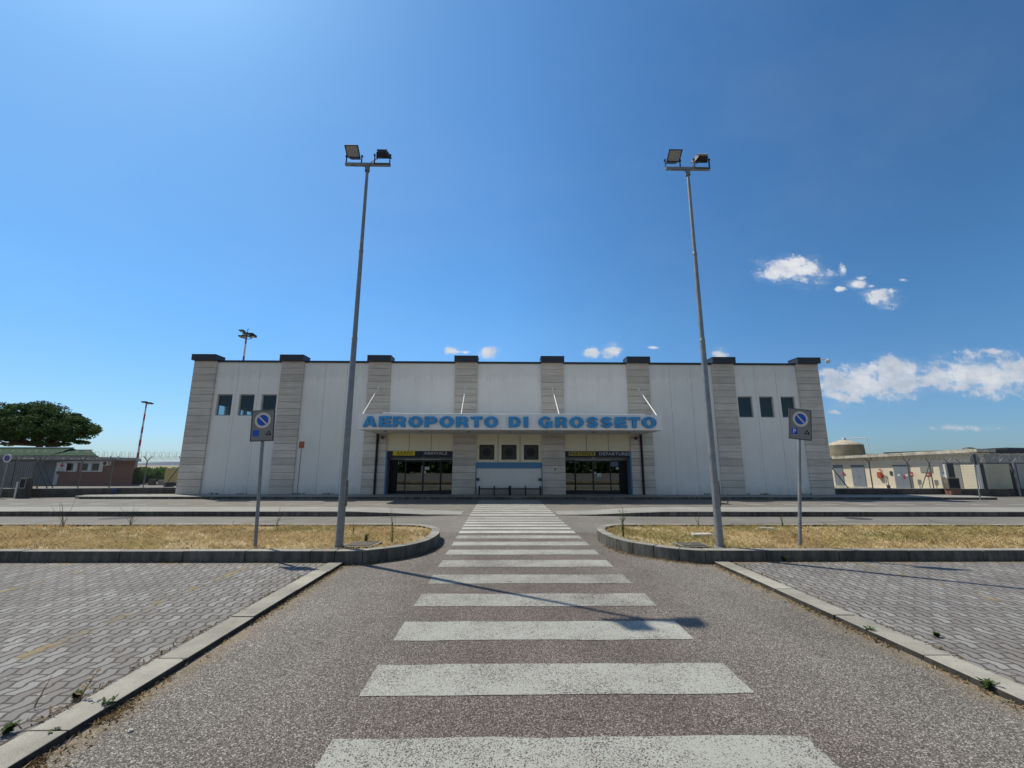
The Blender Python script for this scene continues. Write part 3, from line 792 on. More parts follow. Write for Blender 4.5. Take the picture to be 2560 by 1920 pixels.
MB().box(XL+.02, XR-.02, D+18, D+18.25, PB, 7.42).build('wall', M['panel'], term)
MB().box(XL+.1, XR-.1, D+.4, D+18.1, 7.1, 7.36).build('roof', M['inside'], term)
mb = MB(); mb.box(XL+.3, XR-.3, W+WT+.02, D+17.9, 3.9, 4.1); mb.build('upper_floor', M['inside'], term)
for x in (-11.5, 12.0): MB().box(x, x+.2, W+WT+.02, D+17.9, 4.101, 7.099).build('partition', M['inside'], term)
# lobbies
def lobby(xa, xb, dark_a, dark_b, mulls, sgn, zs):
    """xa..xb the bay, mulls the leaf edges from left to right, sgn the side of the splayed reveal"""
    YD = D+.80
    pr = MB()                               # blue portal lining on the outer side and head
    ox = xa if sgn < 0 else xb; ix = dark_a if sgn < 0 else dark_b
    pr.box(min(ox, ox-sgn*.07), max(ox, ox-sgn*.07), D+.03, D+.13, PB, zs[1])
    pr.build('door_portal', M['blue_frame'], term)
    rv = MB(); ax = ox-sgn*.07
    rv.add([(ox-sgn*.07,D+.13,PB),(ix,YD,PB),(ix,YD,zs[0]),(ox-sgn*.07,D+.13,zs[0])], [(0,1,2,3)]); rv.build('reveal', M['pale_blue'], term)
    hd = MB(); hd.box(xa, xb, D+.42, YD+.1, zs[0]+.02, zs[1]+.3); hd.box(min(ix,xb if sgn<0 else xa), max(ix, xb if sgn<0 else xa), YD-.10, YD-.0, zs[2], zs[0]+.02)
    hd.build('door_header', M['alu'], term)
    sn = MB().box(xa+.002, xb-.002, D+.06, D+.40, zs[0], zs[1]-.004).build('sign_board', M['navy'], term)
    # inside of the lobby
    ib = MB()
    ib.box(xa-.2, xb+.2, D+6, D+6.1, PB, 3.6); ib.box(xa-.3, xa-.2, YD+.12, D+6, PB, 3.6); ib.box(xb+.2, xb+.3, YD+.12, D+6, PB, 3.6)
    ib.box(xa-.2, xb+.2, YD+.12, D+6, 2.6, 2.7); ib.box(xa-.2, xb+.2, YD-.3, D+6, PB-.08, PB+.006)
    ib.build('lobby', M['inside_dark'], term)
    dk = MB()
    da, db = (dark_a, mulls[0]) if sgn < 0 else (mulls[-1], dark_b)
    dk.box(da, db, YD, YD+.05, PB, zs[2]); dk.build('side_panel', M['ink'], term)
    edges = [(mulls[i], mulls[i+1]) for i in range(len(mulls)-1)]
    for i, (a, c) in enumerate(edges):
        slide = i in (1, 2)
        y = YD+(.0 if slide else .07); t_ = .045 if slide else .04
        fr = MB(); fr.box(a+.004, a+t_, y, y+.05, PB+.01, zs[2]-.02); fr.box(c-t_, c-.004, y, y+.05, PB+.01, zs[2]-.02)
        fr.box(a+t_, c-t_, y, y+.05, PB+.01, PB+.09); fr.box(a+t_, c-t_, y, y+.05, zs[2]-.09, zs[2]-.02)
        d = fr.build('sliding_door' if slide else 'side_light', M['door_metal'], term)
        g = MB(); g.box(a+t_, c-t_, y+.02, y+.03, PB+.09, zs[2]-.09); g.build('pane', M['glass_door'], d)
        if slide and i == 1 and sgn < 0:
            hb = MB(); hb.tube((c-.06,y-.04,1.10),(c-.06,y-.04,1.66),.014,n=8); hb.build('handle', M['tube_white'], d)
    op = MB(); op.box(mulls[1], mulls[3], YD-.14, YD-.103, zs[2]-.0, zs[2]+.045); op.box((mulls[2])-.1, mulls[2]+.1, YD-.15, YD-.11, zs[2]+.1, zs[2]+.15); op.build('door_operator', M['soffit'], term)
    return sn, YD
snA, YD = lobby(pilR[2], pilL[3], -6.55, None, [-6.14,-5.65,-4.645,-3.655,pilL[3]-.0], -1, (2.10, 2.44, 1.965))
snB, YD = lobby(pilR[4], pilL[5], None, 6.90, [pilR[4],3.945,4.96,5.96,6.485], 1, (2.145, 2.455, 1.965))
# notices stuck to the glass and plates on the pilaster
for x0, x1, z0, z1, m_, y in [(5.17,5.42,1.06,1.24,'paper',YD-.012),(5.03,5.13,1.20,1.33,'silver',YD-.012),(6.28,6.44,1.45,1.60,'paper',YD+.05),(6.0,6.42,1.64,1.90,'pale_blue',YD+.052),(-4.56,-4.30,1.42,1.59,'paper',YD-.012),(-4.58,-4.48,1.22,1.36,'silver',YD-.012)]:
    MB().box(x0, x1, y-.003, y, z0, z1).build('notice', M[m_], term)
for x0, x1, z0, z1 in [(2.637,2.80,1.36,1.585),(2.69,2.77,1.0,1.12)]:
    q = MB().box(x0, x1, D-.012, D-.001, z0, z1).build('wall_plate', M['soffit'], term)
    MB().box(x0+.03, x1-.03, D-.016, D-.013, z0+.03, z1-.05).build('plate_mark', M['alu'], q)
# central bay: vents, blue band, pale panel
for va, vb in vent_x:
    v = MB(); v.box(va, vb, W+.14, W+.18, 1.98, 2.80)
    v.box(va, va+.035, W+.05, W+.14, 1.98, 2.80); v.box(vb-.035, vb, W+.05, W+.14, 1.98, 2.80); v.box(va+.035, vb-.035, W+.05, W+.14, 1.98, 2.015); v.box(va+.035, vb-.035, W+.05, W+.14, 2.765, 2.80)
    vo = v.build('vent', M['bronze'], term)
    cx = (va+vb)/2
    fn = MB(); fn.disc((cx, W+.13, 2.385), .25, (1,0,0), (0,0,1), 28)
    fn.mi = 1
    for k in range(3): fn.lathe((0,0,0), [(0,0)], 3) if False else fn.disc((cx, W+.126-.003*k, 2.385), .25-.07*k, (1,0,0), (0,0,1), 28, .235-.07*k)
    fn.build('duct_mouth', [M['ink'], M['bronze']], vo)
mb = MB(); mb.box(pilR[3]+.01, pilL[4]-.01, W-.05, W+WT, 1.52, 1.83); mb.box(pilR[3]+.003, pilR[3]+.045, W-.06, W-.003, PB, 1.82); mb.box(pilL[4]-.045, pilL[4]-.003, W-.06, W-.003, PB, 1.82)
mb.build('blue_band', M['blue_frame'], term)
MB().box(pilR[3], pilL[4], W, W+WT, PB, 1.515).build('wall', M['panel'], term)
for x in (pilR[3]+.05, pilL[4]-.21):
    MB().box(x, x+.16, W-.13, W-.01, .85, .99).build('ashtray', M['dark_steel'], term)
for x in (-7.06, 7.52):
    mb = MB(); mb.tube((x, D-.07, PB), (x, D-.07, SOF-.003), .062, n=12)
    for z in (.8, 1.9, 3.0): mb.box(x-.085, x+.085, D-.10, D-.002, z, z+.03)
    mb.build('downpipe', M['ink'], term)
    s_ = 1 if x < 0 else -1
    lm = MB(); lm.box(x+s_*.25-.05, x+s_*.25+.05, D-.16, D-.002, 3.17, 3.25); lm.box(x+s_*.30-.07, x+s_*.30+.07, D-.22, D-.10, 3.08, 3.18); lm.build('wall_lamp', M['bronze'], term)

# canopy with its lettering
F = D-3.0; CX0, CX1, CZ0, CZ1 = -7.19, 7.67, 3.38, 4.115
mb = MB()
edges = [CX0, -4.70, -2.25, .02, 2.45, 4.96, CX1]
for a, c in zip(edges[:-1], edges[1:]):
    dz = rng.uniform(-.006, .006); dy = rng.uniform(-.008, .004)
    mb.box(a+.003, c-.003, F+dy, F+.05, CZ0-.012+dz, CZ1+dz)
mb.box(CX0+.002, CX0+.05, F+.055, D-.005, CZ0-.01, CZ1); mb.box(CX1-.05, CX1-.002, F+.055, D-.005, CZ0-.01, CZ1)
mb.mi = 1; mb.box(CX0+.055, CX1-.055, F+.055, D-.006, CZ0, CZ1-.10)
canopy = mb.build('canopy', [M['canopy'], M['soffit']], term)
for x in (-6.2, -4.35, -1.9, .2, 2.1, 4.6, 6.4):
    MB().lathe((x, F+1.35, CZ0-.018), [(0,0),(.085,0),(.095,.017)], 20).build('downlight', M['dark_steel'], canopy)
mb = MB()
pts = [(-6.0,.052),(-5.3,.044),(-4.5,.010),(-3.9,.010),(-3.2,.03),(-2.6,.028),(0,.01),(2,.025),(4.4,.02),(6.85,.018)]
mb.path([(x, F+.03, CZ1+z) for x, z in pts], .022, 8)
for x in (-3.2, -.75, 1.9, 4.4): mb.box(x-.03, x+.03, F+.005, F+.06, CZ1-.004, CZ1+.055)
mb.build('white_tube', M['tube_white'], canopy)
for x0, x1 in ((-7.19,-7.09),(-2.29,-2.22),(2.64,2.67),(7.556,7.55)):
    mb = MB(); mb.tube((x0, D-.03, 5.95), (x1, F+.28, CZ1-.02), .024, n=8); mb.box(x0-.035, x0+.035, D-.06, D-.001, 5.86, 6.04); mb.build('tie_rod', M['tube_white'], term)

def el(cx, cy, rx, ry, a0, a1, n=18): return [(cx+rx*math.cos(R(a0+(a1-a0)*i/n)), cy+ry*math.sin(R(a0+(a1-a0)*i/n))) for i in range(n+1)]
def glyph(ch, w):
    """outlines of a wide heavy capital one unit tall"""
    st, b = .40, .235
    if ch == 'I': return [[(0,0),(w,0),(w,1),(0,1)]]
    if ch == 'E': return [[(0,0),(w,0),(w,b),(st,b),(st,.395),(w*.95,.395),(w*.95,.605),(st,.605),(st,1-b),(w*.98,1-b),(w*.98,1),(0,1)]]
    if ch == 'T': return [[(w/2-st/2,0),(w/2+st/2,0),(w/2+st/2,1-b-.01),(w,1-b-.01),(w,1),(0,1),(0,1-b-.01),(w/2-st/2,1-b-.01)]]
    if ch == 'A': return [[(0,0),(st*.93,0),(st*.93+.07,.18),(w-st*.93-.07,.18),(w-st*.93,0),(w,0),(w*.66,1),(w*.34,1)], [(w*.385,.385),(w*.5,.74),(w*.615,.385)]]
    if ch == 'O': return [el(w/2,.5,w/2,.535,0,360,44)[:-1], el(w/2,.5,w/2-.42,.315,360,0,36)[:-1]]
    if ch == 'D': return [[(0,0)]+el(w*.5,.5,w*.5,.5,-90,90,22)+[(0,1)], [(st,.225)]+[(st,.775)]+el(w*.5,.5,w*.5-.41,.275,90,-90,18)]
    if ch == 'P': return [[(0,0),(st,0),(st,.29)]+el(w*.60,.645,w*.40,.355,-90,90,20)+[(0,1)], [(st,.515),(st,.775)]+el(w*.57,.645,w*.12,.13,90,-90,12)]
    if ch == 'R': return [[(0,0),(st,0),(st,.31),(w*.50,.31),(w*.585,.26),(w*.61,.1),(w*.64,0),(w,0),(w,.05),(w*.965,.1),(w*.95,.27),(w*.90,.38),(w*.83,.43)]+el(w*.62,.70,w*.36,.30,-55,90,16)+[(0,1)], [(st,.52),(st,.785)]+el(w*.58,.652,w*.11,.133,90,-90,12)]
    if ch == 'G':
        o = el(w/2,.5,w/2,.535,38,312,40)
        i = el(w/2,.5,w/2-.42,.315,305,36,30)
        return [o+[(w*.80,.07),(w*.84,.0),(w*.99,.0),(w*.99,.56),(w*.52,.56),(w*.52,.365),(w*.70,.365)]+i]
    if ch == 'S':
        rx, ry, tx, ty = w/2-.19, .195, .185, .118
        L = el(w/2,.695,rx-tx,ry-ty,10,270,22)[:-1]+el(w/2,.305,rx+tx,ry+ty,90,-170,24)
        Rr = el(w/2,.695,rx+tx,ry+ty,10,270,22)[:-1]+el(w/2,.305,rx-tx,ry-ty,90,-170,24)
        return [L+Rr[::-1]]
def curve_mesh(cu, name):
    ob = bpy.data.objects.new('tmp', cu)
    me = bpy.data.meshes.new_from_object(ob)
    bpy.data.objects.remove(ob); me.name = name
    return me
def letter(ch, x0, x1, z0, z1, y, depth, m, parent, name='letter'):
    h = z1-z0; cu = bpy.data.curves.new(name, 'CURVE'); cu.dimensions = '2D'; cu.fill_mode = 'BOTH'
    cu.extrude = depth/2; cu.bevel_depth = .006; cu.bevel_resolution = 1
    for ol in glyph(ch, (x1-x0)/h):
        s_ = cu.splines.new('POLY'); s_.points.add(len(ol)-1); s_.use_cyclic_u = True
        for p, (a, b_) in zip(s_.points, ol): p.co = (a*h, b_*h, 0, 1)
    me = curve_mesh(cu, name)
    off = OFF[parent.name]
    for v in me.vertices: v.co = Vector((v.co.x+x0, y-v.co.z-depth/2, v.co.y+z0))-off
    me.materials.clear(); me.materials.append(m); me.materials.append(M['letter_edge_shade'])
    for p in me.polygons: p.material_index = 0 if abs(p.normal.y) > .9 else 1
    o = bpy.data.objects.new(name, me); col.objects.link(o); o.parent = parent; OFF[o.name] = off
    return o
for ch, x0, x1 in [('A',-6.91,-6.25),('E',-6.14,-5.55),('R',-5.47,-4.85),('O',-4.72,-4.04),('P',-3.94,-3.33),('O',-3.22,-2.53),('R',-2.42,-1.81),('T',-1.71,-1.13),('O',-1.05,-.37),
                   ('D',.14,.73),('I',.87,1.09),('G',1.59,2.28),('R',2.41,3.0),('O',3.11,3.80),('S',3.94,4.50),('S',4.63,5.20),('E',5.33,5.91),('T',5.99,6.57),('O',6.65,7.36)]:
    letter(ch, x0, x1, 3.485, 3.997, F-.035, .065, M['letter'], canopy)
def text(s_, x0, x1, z0, z1, y, m, parent, name, bold=.0, depth=.004):
    cu = bpy.data.curves.new(name, 'FONT'); cu.body = s_; cu.size = 1; cu.extrude = .0; cu.offset = bold; cu.space_character = 1.08
    me = curve_mesh(cu, name)
    xs = [v.co.x for v in me.vertices]; ys = [v.co.y for v in me.vertices]
    ax, bx, ay, by = min(xs), max(xs), min(ys), max(ys); off = OFF[parent.name]
    for v in me.vertices: v.co = Vector((x0+(v.co.x-ax)/(bx-ax)*(x1-x0), y, z0+(v.co.y-ay)/(by-ay)*(z1-z0)))-off
    me.materials.clear(); me.materials.append(m)
    o = bpy.data.objects.new(name, me); col.objects.link(o); o.parent = parent; OFF[o.name] = off
    return o
yl = MB().box(-6.20,-4.99,D+.045,D+.058,2.20,2.425).build('yellow_plate', M['yellow'], snA)
text('ARRIVI', -6.0, -5.13, 2.235, 2.395, D+.042, M['ink'], snA, 'lettering', .014)
text('ARRIVALS', -4.513, -3.225, 2.245, 2.395, D+.055, M['silver'], snA, 'lettering', .004)
yl = MB().box(3.49,4.97,D+.045,D+.058,2.205,2.42).build('yellow_plate', M['yellow_old'], snB)
text('PARTENZE', 3.56, 4.90, 2.235, 2.395, D+.042, M['ink'], snB, 'lettering', .014)
text('DEPARTURES', 5.19, 6.90, 2.23, 2.39, D+.055, M['silver'], snB, 'lettering', .004)

# pavement along the front
mb = MB()
out = [(-21.0,22.0),(-20.6,21.95),(25.0,22.05),(25.3,22.3),(25.3,24.6),(-22.2,23.9),(-21.6,22.3)]
mb.slab(out, -.05, PB); mb.build('pavement', M['pavement'], bevel=.01, kind='structure')
mb = MB(); x = -21.0
while x < 24.9:
    mb.box(x+.004, x+.996, 21.90, 22.05, -.04, PB+.004); x += 1.0
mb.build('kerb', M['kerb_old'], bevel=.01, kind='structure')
P = []; Z = []
for _ in range(1500):
    x = random.uniform(-17, 18)
    if -6.6 < x < 7.0 or noise.noise(Vector((x*1.3, 0, 4))) < .12: continue
    P.append((x, W-abs(random.gauss(0, .04)))); Z.append(PB)
blades('wall_weeds', P, Z, .03, .12, .012, [M['weed']], .8, kind='stuff', label='small dark weeds along the foot of the terminal wall', cat='weeds')

# benches before the central bay
def bench(x0, label):
    t = thing('bench', label, 'bench', (x0, D-.3, PB), 'black benches under the canopy')
    for k in range(3):
        x = x0+.03+k*.80
        MB().box(x-.03, x+.03, D-.52, D-.06, PB, PB+.47).build('leg', M['ink'], t, bevel=.01)
    MB().box(x0+.063, x0+.797, D-.50, D-.10, PB+.30, PB+.345).build('seat', M['ink'], t, bevel=.008)
    MB().box(x0+.863, x0+1.597, D-.50, D-.10, PB+.30, PB+.345).build('seat', M['ink'], t, bevel=.008)
bench(-1.43, 'low black bench left of the two under the blue band'); bench(.235, 'low black bench right of the two under the blue band')

# bus stop style orange sign
t = thing('orange_sign', 'small orange sign on a thin pole before the left terminal wall', 'sign', (-10.97,23.2,PB))
MB().tube((-10.97,23.2,PB),(-10.97,23.2,2.6),.024,n=10).build('pole', M['steel'], t)
p = MB().box(-11.10,-10.82,23.16,23.175,2.56,2.915).build('panel', M['orange'], t, bevel=.004)
mb = MB()
for z in (2.83, 2.74, 2.66): mb.box(-11.05,-10.87,23.157,23.159,z,z+.03)
mb.build('printed_line', M['rust_steel'], p)
# roof camera
t = thing('security_camera', 'white dome security camera on the right roof corner', 'camera', (18.4,23.6,7.72))
MB().tube((18.11,23.6,7.72),(18.62,23.6,7.74),.03,n=8).build('bracket', M['soffit'], t)
mb = MB(); mb.lathe((18.64,23.6,7.62), [(0,-.11),(.07,-.09),(.11,-.02),(.12,.03),(.12,.10),(.0,.13)], 18); mb.build('housing', M['white_paint'], t)

# ------------------------------------------------------------------ lamp posts
def floodlight(t, x, sgn):
    """sgn -1: lens towards the viewer, +1: towards the terminal. Local origin at the post foot."""
    Z0 = 7.775
    def P(u, v, w): return Vector((x+u, sgn*(-v), Z0+w))    # v towards the back of the lamp
    c0, c1 = (-.19, .30), (0.0, .155)                       # front lens: upper-outer and lower edge (v, w)
    hw = .140
    lo = [P(-hw,*c1), P(hw,*c1), P(hw,*c0), P(-hw,*c0)]
    bk = [P(-hw*.72,.13,.20), P(hw*.72,.13,.20), P(hw*.72,.0,.32), P(-hw*.72,.0,.32)]
    if sgn < 0:                                             # v runs to -y for the lens
        pass
    mb = MB(); mb.hexa(lo, bk)
    for k in range(5):                                      # cooling fins
        u = -hw*.6+hw*1.2*k/4
        a, b = P(u,.14,.22), P(u,.01,.335)
        mb.obox((a+b)/2, ((b-a)/2), (.004,0,0), Vector(((0,(b-a).z,-(b-a).y))).normalized()*.018)
    f = mb.build('floodlight', M['lamp_black'], t, bevel=.008)
    ctr = (Vector(lo[0])+lo[1]+lo[2]+lo[3])/4; nrm = (Vector(lo[1])-lo[0]).cross(Vector(lo[3])-lo[0]).normalized()
    if nrm.z > 0: nrm = -nrm
    q = [ctr+(Vector(p)-ctr)*.88+nrm*.006 for p in lo]
    MB().quad(*q).build('lens', M['lens'], f)
    q = [(ctr+(Vector(p)-ctr)*1.03) for p in lo]; q2 = [p+nrm*.012 for p in q]; qi = [ctr+(Vector(p)-ctr)*.88+nrm*.012 for p in lo]
    mb = MB(); mb.add(q+q2+qi, [(i,(i+1)%4,4+(i+1)%4,4+i) for i in range(4)]+[(4+i,4+(i+1)%4,8+(i+1)%4,8+i) for i in range(4)]); mb.build('rim', M['lamp_black'], f)
    br = MB()
    for s_ in (-1, 1):
        br.obox(P(s_*(hw+.022),.02,.10), (.006,0,0), (0,.022,0), (0,0,.125))
        br.tube(P(s_*(hw+.012),.02,.20), P(s_*(hw+.045),.02,.20), .022, n=8)
    br.obox(P(0,.02,-.02), (hw+.028,0,0), (0,.022,0), (0,0,.005)); br.build('bracket', M['lamp_black'], f)
    return f
def lamp_post(loc, label, tilt):
    t = thing('lamp_post', label, 'lamp post', (0,0,0), 'double floodlight posts on the grass islands')
    H = 7.735
    mb = MB(); mb.tube((0,0,-.1),(0,0,3.92),.070,.051,20); mb.tube((0,0,3.92),(0,0,5.79),.046,.040,18); mb.tube((0,0,5.79),(0,0,H),.036,.031,16)
    mb.build('pole', M['steel'], t)
    for z, r in ((3.92,.0515),(5.79,.0405)):
        MB().lathe((0,0,z), [(r,-.06),(r+.002,-.055),(r+.002,.0),(r*.9,.015)], 20).build('collar', M['steel'], t)
    mb = MB(); mb.box(-.475,.485,-.03,.03,H-.005,H+.055); mb.build('crossbar', M['dark_steel' if False else 'steel'], t, bevel=.006)
    MB().lathe((0,0,H-.14), [(.05,0),(.05,.13),(.0,.135)], 14).build('top_sleeve', M['steel'], t)
    floodlight(t, -.305, -1); floodlight(t, .31, 1)
    mb = MB(); mb.path([(.03,-.03,H-.05),(.09,-.05,H+.05),(.2,-.04,H+.13),(.33,.0,H+.25)], .008, 6); mb.path([(-.36,.0,H+.0),(-.25,-.02,H-.035),(-.12,-.03,H-.04),(-.03,-.03,H-.05)], .008, 6); mb.build('cable', M['rust_steel'], t)
    mb = MB(); mb.box(.05,.078,-.028,.028,.72,1.18); mb.box(.055,.084,-.022,.022,.74,1.10); mb.build('access_panel', M['rust_steel'], t, bevel=.004)
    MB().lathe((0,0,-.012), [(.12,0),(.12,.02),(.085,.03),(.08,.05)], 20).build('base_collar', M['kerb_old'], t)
    t.location = loc
    return t
lp = lamp_post((-2.975,8.055,GT+.01), 'tall galvanised lamp post with two floodlights on the left grass island', 0)
l2 = copy_tree(lp); l2.location = (3.90,8.066,GT+.01)
l2['label'] = 'tall galvanised lamp post with two floodlights on the right grass island'

# ------------------------------------------------------------------ parking signs
def parking_sign(loc, zb, label, rot, faded, lean=0.):
    t = thing('parking_sign', label, 'road sign', (0,0,0), 'no parking signs on grey panels')
    MB().tube((0,.035,-.1),(0,.035,zb+.56),.03,n=14).build('pole', M['steel'], t)
    p = MB().box(-.2,.2,-.006,.006,zb,zb+.57).build('panel', M['sign_grey'], t)
    rim = MB()
    for a in ((-.21,-.195,zb-.01,zb+.58),(.195,.21,zb-.01,zb+.58)): rim.box(a[0],a[1],-.012,.02,a[2],a[3])
    rim.box(-.195,.195,-.012,.02,zb-.01,zb+.006); rim.box(-.195,.195,-.012,.02,zb+.564,zb+.58)
    rim.build('rim', M['dark_steel'], p, bevel=.004)
    zc = zb+.385; X, Zv = (1,0,0), (0,0,1)
    MB().disc((0,-.008,zc),.118,X,Zv,40).build('blue_disc', M['sign_blue'], p)
    ring = MB(); ring.disc((0,-.0095,zc),.148,X,Zv,40,.105)
    c, s_ = math.cos(R(-45)), math.sin(R(-45))
    ring.obox((0,-.0105,zc), (c*.108,0,s_*.108), (0,.0006,0), (-s_*.013,0,c*.013)); ring.build('red_ring', M['sign_ring'], p)
    q = MB().box(-.165,-.055,-.0095,-.007,zb+.085,zb+.20).build('parking_symbol', M['sign_blue'], p)
    o = text('P', -.14, -.085, zb+.10, zb+.185, -.0105, M['sign_white'] if not faded else M['sign_blue'], p, 'letter_p', .03)
    tw = MB()                               # tow-away pictogram: truck with a raised boom
    def poly(pts): tw.add([(.055+x*.11, -.009, zb+.085+z*.115) for x, z in pts], [tuple(range(len(pts)))])
    poly([(.15,.30),(.75,.30),(.75,.55),(.95,.55),(.95,.30),(1.,.30),(1.,.2),(.1,.2)])
    poly([(.2,.32),(.32,.32),(.75,.85),(.65,.92)]); poly([(.55,.55),(.72,.55),(.72,.85),(.62,.8)])
    for cx in (.3, .8): tw.disc((.055+cx*.11,-.0095,zb+.085+.16*.115),.011,X,Zv,14)
    tw.build('tow_symbol', M['ink'], p)
    t.location = loc; t.rotation_euler = (0, lean, rot)
    return t
parking_sign((-4.51,8.11,GT), 1.915, 'grey no parking sign on a pole on the left grass island', R(3), True, R(-2.4))
parking_sign((5.39,8.07,GT), 1.985, 'grey no parking sign with blue P on a pole on the right grass island', R(-2), False, R(6.6))

# ------------------------------------------------------------------ left background
def strip_wall(pts, z0, z1, th, name, label, mats):
    mb = MB()
    line = [Vector(p) for p in pts]; back = offset(line, th)
    for i in range(len(pts)-1):
        a, b, c, d = line[i], line[i+1], back[i+1], back[i]
        mb.mi = 0; mb.hexa([(*a,z0),(*b,z0),(*c,z0),(*d,z0)], [(*a,z1-.03),(*b,z1-.03),(*c,z1-.03),(*d,z1-.03)])
        mb.mi = 1; mb.add([(*a,z1-.03),(*b,z1-.03),(*c,z1-.03),(*d,z1-.03),(*a,z1),(*b,z1),(*c,z1),(*d,z1)], [(4,5,6,7),(0,1,5,4),(2,3,7,6)])
    return mb.build(name, mats, label=label, cat='wall')
LW = [(-40,22.6),(-24.3,22.85),(-22.6,23.15),(-19.9,24.0),(-17.72,24.2)]
strip_wall(LW, -.05, .46, .22, 'low_wall', 'low stained concrete wall left of the terminal', [M['wall_conc'], M['wall_top']])
RW = [(18.10,24.1),(22.7,24.1),(25.3,24.3)]
strip_wall(RW, -.05, .45, .22, 'low_wall', 'low stained concrete wall right of the terminal', [M['wall_conc'], M['wall_top']])

def fence(name, label, line, posts, braces, cat='fence', zb=.45):
    L = [Vector(p) for p in line]
    t = thing(name, label, cat, (L[0].x, L[0].y, zb))
    for (x, y) in posts:
        mb = MB(); mb.tube((x,y,zb-.02),(x,y,1.88),.028,n=8)
        mb.tube((x,y,1.87),(x-.22,y-.02,2.13),.02,n=6); mb.tube((x,y,1.87),(x+.22,y+.02,2.13),.02,n=6)
        mb.build('post', M['fence_steel'], t)
    for p, q in braces: MB().tube(p, q, .024, n=6).build('brace', M['dark_steel'], t)
    # concertina coils in the fork of the posts
    cum = [0]
    for a, b in zip(L[:-1], L[1:]): cum.append(cum[-1]+(b-a).length)
    def at(s_):
        for i in range(len(L)-1):
            if s_ <= cum[i+1]: u = (s_-cum[i])/(cum[i+1]-cum[i]); return L[i].lerp(L[i+1], u), (L[i+1]-L[i]).normalized()
        return L[-1], (L[-1]-L[-2]).normalized()
    coil = MB(); n = int(cum[-1]/.016)
    pts = []
    for k in range(n):
        s_ = cum[-1]*k/n; p, d = at(s_); a = s_/.19*2*math.pi
        rr = .21*(1+.12*noise.noise(Vector((s_*2, 1, 1))))
        nn = Vector((-d.y, d.x)); w_ = .05*math.sin(a*.5)
        pts.append((p.x+nn.x*rr*math.cos(a)+d.x*w_, p.y+nn.y*rr*math.cos(a)+d.y*w_, 2.17+rr*math.sin(a)))
    coil.path(pts, .0065, 3); coil.build('razor_wire', M['steel'], t)
    wr = MB()
    for z in (1.86, 2.05, 2.12): 
        for a, b in zip(L[:-1], L[1:]): wr.tube((a.x,a.y,z),(b.x,b.y,z),.004,n=4,caps=False)
    wr.build('strand', M['steel'], t)
    ms = MB(); step = .11; hgt = 1.86-zb; s_ = -hgt
    while s_ < cum[-1]:
        for sg in (1, -1):
            a0, a1 = (s_, s_+hgt) if sg > 0 else (s_+hgt, s_)
            z0_, z1_ = zb, 1.86
            c0, c1 = max(0, min(cum[-1], a0)), max(0, min(cum[-1], a1))
            if abs(c0-c1) < .02: continue
            z0c = zb+(c0-a0)/(a1-a0)*hgt; z1c = zb+(c1-a0)/(a1-a0)*hgt
            p, _ = at(c0); q, _ = at(c1)
            ms.add([(p.x,p.y,z0c-.0035),(q.x,q.y,z1c-.0035),(q.x,q.y,z1c+.0035),(p.x,p.y,z0c+.0035)], [(0,1,2,3)])
        s_ += step
    ms.build('wire_mesh', M['steel'], t)
    return t
fl = [(-32,22.85),(-24.35,22.98),(-22.55,23.28),(-19.85,24.12),(-17.75,24.32)]
fence('security_fence', 'wire fence topped with razor wire left of the terminal', fl,
      [(-19.80,24.13),(-21.25,23.7),(-22.5,23.29),(-24.3,22.99),(-24.55,22.98),(-25.5,22.96),(-27.4,22.93),(-29.4,22.9),(-18.0,24.3)],
      [((-18.05,24.3,1.70),(-18.75,24.22,.47)),((-24.3,22.99,1.8),(-23.6,23.1,.47)),((-24.55,22.98,1.8),(-23.85,23.06,.47))])
fr = [(18.1,24.22),(22.7,24.22),(25.2,24.42)]
fence('security_fence', 'wire fence topped with razor wire right of the terminal', fr,
      [(18.35,24.22),(20.65,24.22),(22.86,24.23),(24.24,24.34)],
      [((18.45,24.22,1.62),(19.25,24.22,.47)),((24.2,24.33,1.75),(23.5,24.28,.47))])

# brick first-aid building
bb = thing('brick_building', 'low brick building with flat roof and red cross sign', 'building', (-34.5,36.5,0))
MB().slab([(-37.05,36.5),(-30.95,36.5),(-36.4,43),(-37.05,43)], 0, 2.02).build('wall', M['brick'], bb)
MB().box(-46,-37.06,37.3,44,0,2.1).build('wall', M['grey_wall'], bb, label='grey rendered wall')
rf = MB(); rf.hexa([(-46,35.7,2.12),(-30.2,35.7,1.99),(-36.2,43.4,1.99),(-46,43.4,2.12)], [(-46,35.7,2.52),(-30.2,35.7,2.24),(-36.2,43.4,2.24),(-46,43.4,2.52)]); rf.build('roof', M['fascia_grey'], bb)
MB().box(-37.0,-33.4,36.42,36.498,1.84,1.985).build('lintel', M['white_paint'], bb)
for a, c in ((-36.52,-35.6),(-35.24,-34.4),(-34.37,-33.5)):
    w_ = MB(); z0, z1 = 1.16, 1.83; wd = c-a
    w_.box(a-.06,a,36.44,36.497,z0-.06,z1); w_.box(c-.3,c,36.44,36.497,z0-.06,z1); w_.box(a,c-.3,36.44,36.497,z0-.06,z0+.03); w_.box(a,c-.3,36.44,36.497,z1-.05,z1)
    f = w_.build('window', M['white_paint'], bb)
    MB().box(a,c-.3,36.46,36.47,z0+.03,z1-.05).build('pane', M['glass_small'], f)
    MB().box(a,c-.3,36.485,36.495,z0+.03,z1-.05).build('blind', M['dark_steel'], f)
d = MB().box(-38.1,-37.12,37.20,37.297,0,1.9).build('door', M['white_paint'], bb)
MB().box(-37.95,-37.6,37.19,37.198,.9,1.75).build('pane', M['glass_small'], d)
a = MB().box(-33.5,-32.85,36.15,36.495,1.60,1.97).build('air_conditioner', M['soffit'], bb)
